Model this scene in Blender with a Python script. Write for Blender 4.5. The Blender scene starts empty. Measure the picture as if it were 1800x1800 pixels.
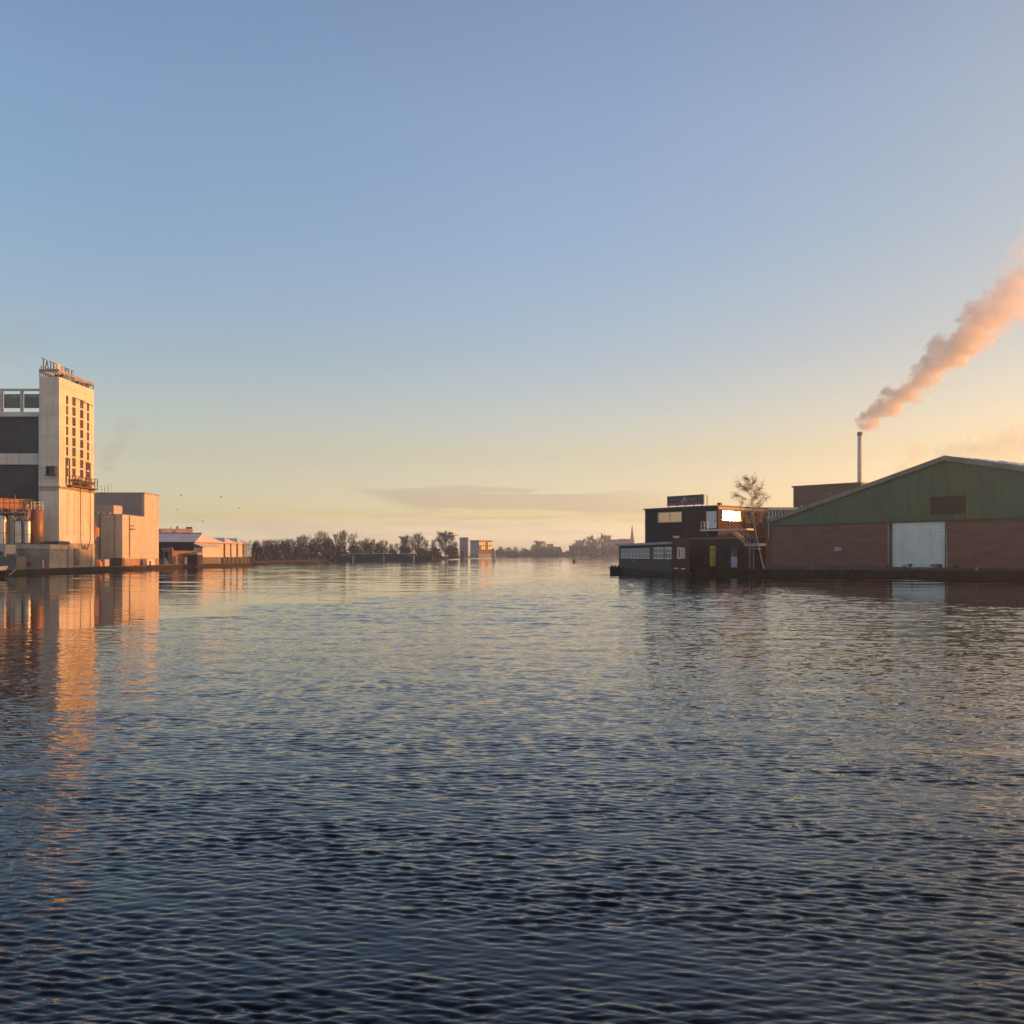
import bpy, bmesh, math, random
import numpy as np
from mathutils import Vector, Matrix

sc = bpy.context.scene
COL = sc.collection
R = math.radians
random.seed(7)

# ------------------------------------------------------------------ camera
CAMH = 2.3
cd = bpy.data.cameras.new('camera')
cam = bpy.data.objects.new('camera', cd)
COL.objects.link(cam)
sc.camera = cam
cam.location = (0, 0, CAMH)
cam.rotation_euler = (R(90), 0, 0)
cd.sensor_width = 36
cd.lens = 33.22
cd.shift_y = 0.042
cd.clip_start = 0.1
cd.clip_end = 6000

# ------------------------------------------------------------------ world: low sun to the right
SUN_EL, SUN_AZ = 4.8, 86.0
EXPO = 1.3
world = bpy.data.worlds.new('World')
sc.world = world
world.use_nodes = True
wt = world.node_tree
for n in list(wt.nodes):
    wt.nodes.remove(n)


def N(t, kind, **kw):
    n = t.nodes.new(kind)
    for k, v in kw.items():
        setattr(n, k, v)
    return n


def math_node(t, op, a, b=None, c=None, clamp=False):
    n = t.nodes.new('ShaderNodeMath')
    n.operation = op
    n.use_clamp = clamp
    for i, x in enumerate((a, b, c)):
        if x is None:
            continue
        if isinstance(x, (int, float)):
            n.inputs[i].default_value = x
        else:
            t.links.new(x, n.inputs[i])
    return n.outputs[0]


def sstep(t, x, a, b):
    n = t.nodes.new('ShaderNodeMapRange')
    n.interpolation_type = 'SMOOTHSTEP'
    n.clamp = True
    n.inputs['From Min'].default_value = a
    n.inputs['From Max'].default_value = b
    t.links.new(x, n.inputs['Value'])
    return n.outputs['Result']


def mixc(t, fac, a, b, mode='MIX'):
    n = t.nodes.new('ShaderNodeMix')
    n.data_type = 'RGBA'
    n.blend_type = mode
    for s, x in ((n.inputs[0], fac), (n.inputs[6], a), (n.inputs[7], b)):
        if isinstance(x, (int, float)):
            s.default_value = x
        elif isinstance(x, tuple):
            s.default_value = (*x[:3], 1)
        else:
            t.links.new(x, s)
    return n.outputs[2]


sky = N(wt, 'ShaderNodeTexSky', sky_type='NISHITA', sun_disc=False)
sky.sun_elevation = R(SUN_EL)
sky.sun_rotation = R(SUN_AZ)
sky.air_density = 1.0
sky.dust_density = 1.0
sky.ozone_density = 1.0
tc = N(wt, 'ShaderNodeTexCoord')
sep = N(wt, 'ShaderNodeSeparateXYZ')
wt.links.new(tc.outputs['Generated'], sep.inputs[0])
dx, dy, dz = sep.outputs


def lin(c):
    c /= 255.0
    return c / 12.92 if c < 0.04045 else ((c + 0.055) / 1.055) ** 2.4


# hazy winter air: the clear-sky model is tinted by elevation (no azimuth dependence)
NIS = {14: (83, 99, 110), 210: (89, 106, 115), 420: (101, 118, 123), 630: (118, 133, 128),
       805: (143, 147, 116), 910: (150, 130, 72), 952: (125, 97, 42)}
TGT = {14: (122, 148, 183), 210: (133, 161, 194), 420: (146, 175, 202), 630: (172, 191, 200),
       805: (224, 216, 176), 910: (256, 220, 143), 952: (252, 208, 146)}
ramp = N(wt, 'ShaderNodeValToRGB')
cr = ramp.color_ramp
stops = []
for y in sorted(NIS):
    z = math.sin(math.atan((975.6 - y) / 1661.0))
    stops.append((z, [lin(a) / lin(b) / 2 ** EXPO / 8.0 for a, b in zip(TGT[y], NIS[y])]))
stops.sort()
stops.insert(0, (0.0, stops[0][1]))
stops.append((0.95, [c * k for c, k in zip(stops[-1][1], (0.24, 0.25, 0.27))]))   # deeper overhead
cr.elements[0].position = stops[0][0]
cr.elements[1].position = stops[-1][0]
for p, c in stops[1:-1]:
    cr.elements.new(p)
for e, (p, c) in zip(cr.elements, stops):
    e.position = p
    e.color = (*c, 1)
wt.links.new(math_node(wt, 'MAXIMUM', dz, 0.0), ramp.inputs[0])
tint = N(wt, 'ShaderNodeVectorMath', operation='MULTIPLY')
wt.links.new(sky.outputs[0], tint.inputs[0])
wt.links.new(ramp.outputs[0], tint.inputs[1])
tint2 = N(wt, 'ShaderNodeVectorMath', operation='SCALE')
wt.links.new(tint.outputs[0], tint2.inputs[0])
tint2.inputs[3].default_value = 8.0
# the side away from the sun is a little darker
side = math_node(wt, 'ADD', math_node(wt, 'MULTIPLY', dx, math.sin(R(SUN_AZ))), math_node(wt, 'MULTIPLY', dy, math.cos(R(SUN_AZ))))
cool = mixc(wt, sstep(wt, side, -0.50, 0.12), (0.77, 0.83, 0.84), (1.0, 1.0, 1.0))
warm = mixc(wt, sstep(wt, side, 0.05, 0.75), cool, (1.0, 0.85, 0.66))
tint3 = N(wt, 'ShaderNodeVectorMath', operation='MULTIPLY')
wt.links.new(tint2.outputs[0], tint3.inputs[0])
wt.links.new(warm, tint3.inputs[1])
skycol = tint3.outputs[0]
# thin stratus near the horizon
az = math_node(wt, 'ARCTAN2', dx, dy)
cv = N(wt, 'ShaderNodeCombineXYZ')
wt.links.new(math_node(wt, 'MULTIPLY', az, 6.5), cv.inputs[0])
wt.links.new(math_node(wt, 'MULTIPLY', dz, 120.0), cv.inputs[1])
cn = N(wt, 'ShaderNodeTexNoise')
cn.inputs['Scale'].default_value = 1.0
cn.inputs['Detail'].default_value = 9.0
cn.inputs['Roughness'].default_value = 0.64
wt.links.new(cv.outputs[0], cn.inputs['Vector'])
nz = cn.outputs['Fac']
nzc = math_node(wt, 'SUBTRACT', nz, 0.5)
el_w = math_node(wt, 'ADD', dz, math_node(wt, 'MULTIPLY', nzc, 0.036))
band = math_node(wt, 'MULTIPLY', sstep(wt, el_w, 0.041, 0.048), math_node(wt, 'SUBTRACT', 1.0, sstep(wt, el_w, 0.0665, 0.0695)))
az_w = math_node(wt, 'ADD', az, math_node(wt, 'ADD', math_node(wt, 'MULTIPLY', nzc, 0.10), math_node(wt, 'MULTIPLY', math_node(wt, 'SUBTRACT', dz, 0.066), 3.2)))
azm = math_node(wt, 'MULTIPLY', sstep(wt, math_node(wt, 'ADD', az, math_node(wt, 'MULTIPLY', math_node(wt, 'SUBTRACT', dz, 0.066), 3.2)), -0.180, -0.135),
                math_node(wt, 'SUBTRACT', 1.0, sstep(wt, az_w, 0.02, 0.24)))
cl1 = math_node(wt, 'MULTIPLY', band, azm)
band2 = math_node(wt, 'MULTIPLY', sstep(wt, el_w, 0.010, 0.020), math_node(wt, 'SUBTRACT', 1.0, sstep(wt, el_w, 0.040, 0.052)))
cl2 = math_node(wt, 'MULTIPLY', band2, math_node(wt, 'MULTIPLY', sstep(wt, nz, 0.42, 0.62), 0.6))
cm = math_node(wt, 'MAXIMUM', math_node(wt, 'MULTIPLY', cl1, math_node(wt, 'ADD', 0.25, math_node(wt, 'MULTIPLY', nz, 1.35), clamp=True)), cl2)
cloudcol = mixc(wt, 1.0, skycol, (0.79, 0.75, 0.82), 'MULTIPLY')
skyfinal = mixc(wt, cm, skycol, cloudcol)
bg = N(wt, 'ShaderNodeBackground')
bg.inputs[1].default_value = 0.142
wt.links.new(skyfinal, bg.inputs[0])
wo = N(wt, 'ShaderNodeOutputWorld')
wt.links.new(bg.outputs[0], wo.inputs[0])

# ------------------------------------------------------------------ sun
sl = bpy.data.lights.new('sun', 'SUN')
sun = bpy.data.objects.new('sun', sl)
COL.objects.link(sun)
sd = Vector((math.sin(R(SUN_AZ)) * math.cos(R(SUN_EL)), math.cos(R(SUN_AZ)) * math.cos(R(SUN_EL)), math.sin(R(SUN_EL))))
sun.rotation_euler = (-sd).to_track_quat('-Z', 'Y').to_euler()
sun.location = (60, 40, 60)
sl.energy = 2.7
sl.angle = R(0.53)
sl.color = (1.0, 0.325, 0.045)

sc.view_settings.view_transform = 'Standard'
sc.view_settings.look = 'None'
sc.view_settings.gamma = 1
sc.view_settings.exposure = EXPO
sc.cycles.use_denoising = True
sc.cycles.max_bounces = 8
sc.cycles.volume_bounces = 4
sc.cycles.volume_step_rate = 0.5
sc.cycles.sample_clamp_indirect = 12

# ------------------------------------------------------------------ helpers
F0 = 1661.0
YH = 975.6


def PX(x, D):
    return (x - 900.0) / F0 * D


def PZ(y, D):
    return CAMH + (YH - y) * D / F0


class Frame:
    """local frame on the ground: u along the facade, v to the back"""

    def __init__(s, ox, oy, ux, uy):
        l = math.hypot(ux, uy)
        s.o = (ox, oy)
        s.u = (ux / l, uy / l)
        s.v = (-uy / l, ux / l)

    def p(s, u, v, z):
        return (s.o[0] + s.u[0] * u + s.v[0] * v, s.o[1] + s.u[1] * u + s.v[1] * v, z)

    def u_at(s, x, v=0.0):
        k = (x - 900.0) / F0
        ax, ay = s.o[0] + s.v[0] * v, s.o[1] + s.v[1] * v
        return (k * ay - ax) / (s.u[0] - k * s.u[1])

    def v_at(s, x, u=0.0):
        k = (x - 900.0) / F0
        ax, ay = s.o[0] + s.u[0] * u, s.o[1] + s.u[1] * u
        return (k * ay - ax) / (s.v[0] - k * s.v[1])

    def ang(s):
        return math.atan2(s.u[1], s.u[0])


W = Frame(0, 0, 1, 0)


class MB:
    def __init__(s):
        s.v, s.f = [], []

    def add(s, vs, fs):
        b = len(s.v)
        s.v += [tuple(p) for p in vs]
        s.f += [tuple(b + i for i in f) for f in fs]
        return s

    def box(s, F, u0, u1, v0, v1, z0, z1):
        c = [F.p(u, v, z) for z in (z0, z1) for (u, v) in ((u0, v0), (u1, v0), (u1, v1), (u0, v1))]
        return s.add(c, [(0, 3, 2, 1), (4, 5, 6, 7), (0, 1, 5, 4), (1, 2, 6, 5), (2, 3, 7, 6), (3, 0, 4, 7)])

    def prism(s, F, prof, v0, v1):
        """profile of (u, z) pushed from v0 to v1"""
        n = len(prof)
        vs = [F.p(u, v0, z) for u, z in prof] + [F.p(u, v1, z) for u, z in prof]
        return s.add(vs, [tuple(range(n)), tuple(range(2 * n - 1, n - 1, -1))] + [(i, (i + 1) % n, n + (i + 1) % n, n + i) for i in range(n)])

    def slab(s, pts, z0, z1):
        n = len(pts)
        vs = [(x, y, z0) for x, y in pts] + [(x, y, z1) for x, y in pts]
        return s.add(vs, [tuple(range(n - 1, -1, -1)), tuple(range(n, 2 * n))] + [(i, (i + 1) % n, n + (i + 1) % n, n + i) for i in range(n)])

    def tube(s, pts, rad, n=6, cap=True):
        pts = [Vector(p) for p in pts]
        if not isinstance(rad, (list, tuple)):
            rad = [rad] * len(pts)
        rings = []
        b = len(s.v)
        for i, p in enumerate(pts):
            d = (pts[min(i + 1, len(pts) - 1)] - pts[max(i - 1, 0)])
            d = d.normalized() if d.length > 1e-9 else Vector((0, 0, 1))
            a = d.cross(Vector((0, 0, 1)))
            if a.length < 1e-3:
                a = Vector((1, 0, 0))
            a.normalize()
            c = d.cross(a)
            for k in range(n):
                t = 2 * math.pi * k / n
                s.v.append(tuple(p + (a * math.cos(t) + c * math.sin(t)) * rad[i]))
        for i in range(len(pts) - 1):
            for k in range(n):
                k2 = (k + 1) % n
                s.f.append((b + i * n + k, b + i * n + k2, b + (i + 1) * n + k2, b + (i + 1) * n + k))
        if cap:
            s.f.append(tuple(b + k for k in range(n - 1, -1, -1)))
            s.f.append(tuple(b + (len(pts) - 1) * n + k for k in range(n)))
        return s

    def ball(s, c, rx, ry, rz, nu=12, nv=8, z_from=-1.0):
        b = len(s.v)
        for j in range(nv + 1):
            t = math.asin(z_from) + (math.pi / 2 - math.asin(z_from)) * j / nv
            for i in range(nu):
                a = 2 * math.pi * i / nu
                s.v.append((c[0] + rx * math.cos(t) * math.cos(a), c[1] + ry * math.cos(t) * math.sin(a), c[2] + rz * math.sin(t)))
        for j in range(nv):
            for i in range(nu):
                i2 = (i + 1) % nu
                s.f.append((b + j * nu + i, b + j * nu + i2, b + (j + 1) * nu + i2, b + (j + 1) * nu + i))
        return s

    def mesh(s, name, mat, org=(0, 0, 0), smooth=False, fix=True):
        me = bpy.data.meshes.new(name)
        me.from_pydata([(x - org[0], y - org[1], z - org[2]) for x, y, z in s.v], [], s.f)
        if fix and len(s.f) < 20000:
            bm = bmesh.new()
            bm.from_mesh(me)
            bmesh.ops.recalc_face_normals(bm, faces=bm.faces)
            bm.to_mesh(me)
            bm.free()
        if mat:
            me.materials.append(mat)
        if smooth:
            me.polygons.foreach_set('use_smooth', [True] * len(me.polygons))
        return me

    def base(s):
        xs, ys, zs = zip(*s.v)
        return ((min(xs) + max(xs)) / 2, (min(ys) + max(ys)) / 2, min(zs))


WL = {}


def setp(o, label=None, cat=None, group=None, kind=None):
    if label:
        o['label'] = label
    if cat:
        o['category'] = cat
    if group:
        o['group'] = group
    if kind:
        o['kind'] = kind


def thing(name, label, cat, loc, group=None):
    o = bpy.data.objects.new(name, None)
    o.empty_display_size = 0.3
    COL.objects.link(o)
    o.location = loc
    WL[o] = tuple(loc)
    setp(o, label, cat, group)
    return o


def part(name, mb, mat, parent=None, label=None, kind=None, smooth=False, cat=None, group=None, fix=True):
    org = mb.base()
    me = mb.mesh(name, mat, org, smooth, fix)
    o = bpy.data.objects.new(name, me)
    COL.objects.link(o)
    WL[o] = org
    if parent:
        o.parent = parent
        q = WL[parent]
        o.location = tuple(a - b for a, b in zip(org, q))
    else:
        o.location = org
    setp(o, label, cat, group, kind)
    return o


def copy_thing(o, loc, rz=0.0, s=1.0, label=None, sz=None):
    c = o.copy()
    COL.objects.link(c)
    c.location = loc
    c.rotation_euler = (0, 0, rz)
    c.scale = (s, s, sz or s)
    if label:
        c['label'] = label
    for ch in list(o.children):
        d = ch.copy()
        COL.objects.link(d)
        d.parent = c
        for g in list(ch.children):
            e = g.copy()
            COL.objects.link(e)
            e.parent = d
    return c


MATS = {}


def mat(name, col, rough=0.8, var=0.18, scale=1.2, bump=0.0, metal=0.0, spec=0.5, streak=0.0, stretch=None, detail=5, panels=None):
    if name in MATS:
        return MATS[name]
    m = bpy.data.materials.new(name)
    m.use_nodes = True
    t = m.node_tree
    b = t.nodes['Principled BSDF']
    b.inputs['Roughness'].default_value = rough
    b.inputs['Metallic'].default_value = metal
    b.inputs['Specular IOR Level'].default_value = spec
    geo = N(t, 'ShaderNodeNewGeometry')
    vec = geo.outputs['Position']
    nn = N(t, 'ShaderNodeTexNoise')
    nn.inputs['Scale'].default_value = scale
    nn.inputs['Detail'].default_value = detail
    if stretch:
        mp = N(t, 'ShaderNodeMapping')
        mp.inputs['Scale'].default_value = stretch
        t.links.new(vec, mp.inputs[0])
        t.links.new(mp.outputs[0], nn.inputs['Vector'])
    else:
        t.links.new(vec, nn.inputs['Vector'])
    f = sstep(t, nn.outputs['Fac'], 0.3, 0.7)
    lo = tuple(c * (1 - var) for c in col)
    hi = tuple(min(1, c * (1 + var)) for c in col)
    c = mixc(t, f, lo, hi)
    if streak:
        mp2 = N(t, 'ShaderNodeMapping')
        mp2.inputs['Scale'].default_value = (2.5, 2.5, 0.16)
        t.links.new(vec, mp2.inputs[0])
        n2 = N(t, 'ShaderNodeTexNoise')
        n2.inputs['Scale'].default_value = 1.0
        n2.inputs['Detail'].default_value = 6
        t.links.new(mp2.outputs[0], n2.inputs['Vector'])
        c = mixc(t, math_node(t, 'MULTIPLY', sstep(t, n2.outputs['Fac'], 0.48, 0.75), streak), c, tuple(x * k for x, k in zip(col, (0.5, 0.44, 0.38))))
    if panels:
        sx_ = N(t, 'ShaderNodeSeparateXYZ')
        t.links.new(vec, sx_.inputs[0])
        cb_ = N(t, 'ShaderNodeCombineXYZ')
        t.links.new(math_node(t, 'ADD', sx_.outputs[0], sx_.outputs[1]), cb_.inputs[0])
        t.links.new(sx_.outputs[2], cb_.inputs[1])
        bk = N(t, 'ShaderNodeTexBrick')
        bk.offset = 0.0
        bk.inputs['Scale'].default_value = 1.0
        bk.inputs['Brick Width'].default_value = panels[0]
        bk.inputs['Row Height'].default_value = panels[1]
        bk.inputs['Mortar Size'].default_value = 0.022
        bk.inputs['Color1'].default_value = (1, 1, 1, 1)
        bk.inputs['Color2'].default_value = (0.93, 0.93, 0.92, 1)
        bk.inputs['Mortar'].default_value = (0.62, 0.60, 0.57, 1)
        t.links.new(cb_.outputs[0], bk.inputs['Vector'])
        c = mixc(t, 1.0, c, bk.outputs['Color'], 'MULTIPLY')
    t.links.new(c, b.inputs['Base Color'])
    if bump:
        bn = N(t, 'ShaderNodeBump')
        bn.inputs['Strength'].default_value = 0.6
        bn.inputs['Distance'].default_value = bump
        n3 = N(t, 'ShaderNodeTexNoise')
        n3.inputs['Scale'].default_value = scale * 6
        t.links.new(vec, n3.inputs['Vector'])
        t.links.new(n3.outputs['Fac'], bn.inputs['Height'])
        t.links.new(bn.outputs[0], b.inputs['Normal'])
    MATS[name] = m
    return m


def brick_mat(name, c1, c2, mortar, ang, course=0.075, length=0.23, var=0.3):
    m = bpy.data.materials.new(name)
    m.use_nodes = True
    t = m.node_tree
    b = t.nodes['Principled BSDF']
    b.inputs['Roughness'].default_value = 0.9
    geo = N(t, 'ShaderNodeNewGeometry')
    rot = N(t, 'ShaderNodeVectorRotate', rotation_type='Z_AXIS')
    rot.inputs['Angle'].default_value = -ang
    t.links.new(geo.outputs['Position'], rot.inputs['Vector'])
    s = N(t, 'ShaderNodeSeparateXYZ')
    t.links.new(rot.outputs[0], s.inputs[0])
    c = N(t, 'ShaderNodeCombineXYZ')
    t.links.new(math_node(t, 'ADD', s.outputs[0], s.outputs[1]), c.inputs[0])
    t.links.new(s.outputs[2], c.inputs[1])
    br = N(t, 'ShaderNodeTexBrick')
    br.inputs['Color1'].default_value = (*c1, 1)
    br.inputs['Color2'].default_value = (*c2, 1)
    br.inputs['Mortar'].default_value = (*mortar, 1)
    br.inputs['Scale'].default_value = 1.0
    br.inputs['Mortar Size'].default_value = 0.008
    br.inputs['Brick Width'].default_value = length
    br.inputs['Row Height'].default_value = course
    t.links.new(c.outputs[0], br.inputs['Vector'])
    mp = N(t, 'ShaderNodeMapping')
    mp.inputs['Scale'].default_value = (0.35, 0.35, 1.3)
    t.links.new(geo.outputs['Position'], mp.inputs[0])
    nn = N(t, 'ShaderNodeTexNoise')
    nn.inputs['Scale'].default_value = 1.1
    nn.inputs['Detail'].default_value = 7
    t.links.new(mp.outputs[0], nn.inputs['Vector'])
    col = mixc(t, math_node(t, 'MULTIPLY', sstep(t, nn.outputs['Fac'], 0.35, 0.7), var * 2), br.outputs['Color'], tuple(x * 0.55 for x in c1))
    # rows of odd bricks
    n2 = N(t, 'ShaderNodeTexNoise')
    n2.inputs['Scale'].default_value = 1.0
    n2.inputs['Detail'].default_value = 3
    mp2 = N(t, 'ShaderNodeMapping')
    mp2.inputs['Scale'].default_value = (1.5, 1.5, 9)
    t.links.new(geo.outputs['Position'], mp2.inputs[0])
    t.links.new(mp2.outputs[0], n2.inputs['Vector'])
    col = mixc(t, math_node(t, 'MULTIPLY', sstep(t, n2.outputs['Fac'], 0.55, 0.75), 0.45), col, mortar)
    t.links.new(col, b.inputs['Base Color'])
    return m


WHITE = mat('painted_concrete', (0.66, 0.63, 0.60), 0.75, 0.06, 0.6, 0.004, streak=0.42, panels=(3.44, 1.37))
WHITE2 = mat('pale_cladding', (0.54, 0.51, 0.48), 0.7, 0.07, 0.5, streak=0.40, panels=(1.15, 2.6))
CONC = mat('weathered_concrete', (0.30, 0.27, 0.235), 0.9, 0.22, 0.8, 0.01, streak=0.35)
CONCD = mat('dark_concrete', (0.14, 0.13, 0.115), 0.9, 0.3, 0.9, 0.01)
DARKP = mat('dark_panel', (0.055, 0.052, 0.058), 0.6, 0.3, 0.25, streak=0.3)
STEEL = mat('grey_steel', (0.25, 0.25, 0.26), 0.5, 0.15, 2, metal=0.3)
STEELD = mat('dark_steel', (0.07, 0.065, 0.065), 0.6, 0.2, 2)
RUST = mat('rusty_steel', (0.17, 0.085, 0.05), 0.8, 0.35, 3)
SILVER = mat('brushed_tank_steel', (0.62, 0.58, 0.52), 0.45, 0.06, 1.5, metal=1.0)
COPPER = mat('brown_tank_paint', (0.22, 0.10, 0.05), 0.45, 0.15, 1.0)
GLASSD = mat('dark_glass', (0.05, 0.045, 0.045), 0.12, 0.3, 1.5, spec=0.8)
QUAYM = mat('quay_stone', (0.12, 0.10, 0.08), 0.9, 0.4, 0.8, 0.02)
QUAYD = mat('mossy_quay', (0.020, 0.019, 0.016), 0.95, 0.5, 0.9, 0.03)
ORANGEB = mat('orange_brick_paint', (0.42, 0.21, 0.11), 0.85, 0.2, 1.5)
SNOW = mat('frosted_roof', (0.60, 0.58, 0.62), 0.8, 0.12, 0.5)
BROWNC = mat('brown_corrugated', (0.075, 0.042, 0.038), 0.7, 0.25, 0.7)
GREENW = mat('dark_green_boards', (0.045, 0.055, 0.045), 0.8, 0.3, 1.5, stretch=(1, 1, 4))
BLACKW = mat('black_boards', (0.022, 0.025, 0.03), 0.8, 0.25, 1.5, stretch=(1, 1, 5))
WHITEP = mat('white_paint', (0.62, 0.62, 0.63), 0.5, 0.06, 2)
SIGNP = mat('sign_black', (0.035, 0.026, 0.033), 0.45, 0.15, 1)
PURPLE = mat('sign_purple', (0.20, 0.085, 0.16), 0.5, 0.12, 1)
LETTER = mat('sign_letter_grey', (0.33, 0.31, 0.32), 0.5, 0.08, 2)
YELLOW = mat('yellow_door_paint', (0.66, 0.46, 0.07), 0.6, 0.15, 1.5)
REDP = mat('red_paint', (0.35, 0.035, 0.03), 0.5, 0.1, 2)
BLUEP = mat('blue_paint', (0.05, 0.08, 0.15), 0.5, 0.2, 2)
DIRT = mat('bank_soil', (0.022, 0.02, 0.016), 0.95, 0.4, 0.4, 0.02)
TWIG = mat('winter_twigs', (0.185, 0.186, 0.19), 0.95, 0.25, 0.5)
BARK = mat('bark', (0.10, 0.08, 0.065), 0.95, 0.3, 2)
BIRCHB = mat('birch_bark', (0.42, 0.38, 0.34), 0.8, 0.3, 6, stretch=(1, 1, 6))
BIRCHT = mat('birch_twigs', (0.42, 0.27, 0.15), 0.9, 0.25, 2)
SHRUB = mat('evergreen_leaves', (0.040, 0.053, 0.050), 0.9, 0.4, 0.6)
REED = mat('dry_reed', (0.16, 0.12, 0.07), 0.95, 0.3, 0.6)


def window(F, u0, u1, v, z0, z1, parent, fm, pm, nx=1, nz=1, fw=0.06, name='window', proud=0.05, label=None):
    """framed window sitting on the plane v (front is -v): frame part with pane and, when asked, glazing bars"""
    m = MB()
    m.box(F, u0, u1, v - proud, v - 0.002, z1 - fw, z1)
    m.box(F, u0, u1, v - proud, v - 0.002, z0, z0 + fw)
    m.box(F, u0, u0 + fw, v - proud, v - 0.002, z0 + fw, z1 - fw)
    m.box(F, u1 - fw, u1, v - proud, v - 0.002, z0 + fw, z1 - fw)
    for i in range(1, nx):
        c = u0 + (u1 - u0) * i / nx
        m.box(F, c - fw / 2, c + fw / 2, v - proud * 0.9, v - 0.004, z0 + fw, z1 - fw)
    for i in range(1, nz):
        c = z0 + (z1 - z0) * i / nz
        m.box(F, u0 + fw, u1 - fw, v - proud * 0.8, v - 0.006, c - fw / 3, c + fw / 3)
    w = part(name, m, fm, parent, label)
    q = MB().box(F, u0 + fw * 0.9, u1 - fw * 0.9, v - proud * 0.45, v - 0.008, z0 + fw * 0.9, z1 - fw * 0.9)
    part('pane', q, pm, w)
    return w


def text_mesh(txt, size, depth):
    cu = bpy.data.curves.new('lettering', 'FONT')
    cu.body = txt
    cu.size = size
    cu.extrude = depth
    cu.resolution_u = 2
    o = bpy.data.objects.new('lettering_tmp', cu)
    me = bpy.data.meshes.new_from_object(o)
    bpy.data.objects.remove(o)
    bpy.data.curves.remove(cu)
    return me


def letter(name, txt, size, depth, F, u, v, z, m, parent, sx=1.0, label=None):
    """a raised letter standing on frame F, its front towards -v"""
    me = text_mesh(txt, size, depth)
    me.materials.append(m)
    o = bpy.data.objects.new(name, me)
    COL.objects.link(o)
    w = F.p(u, v, z)
    o.parent = parent
    q = WL[parent]
    o.location = tuple(a - b for a, b in zip(w, q))
    o.rotation_euler = (R(90), 0, F.ang())
    o.scale = (sx, 1, 1)
    setp(o, label)
    return o


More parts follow.
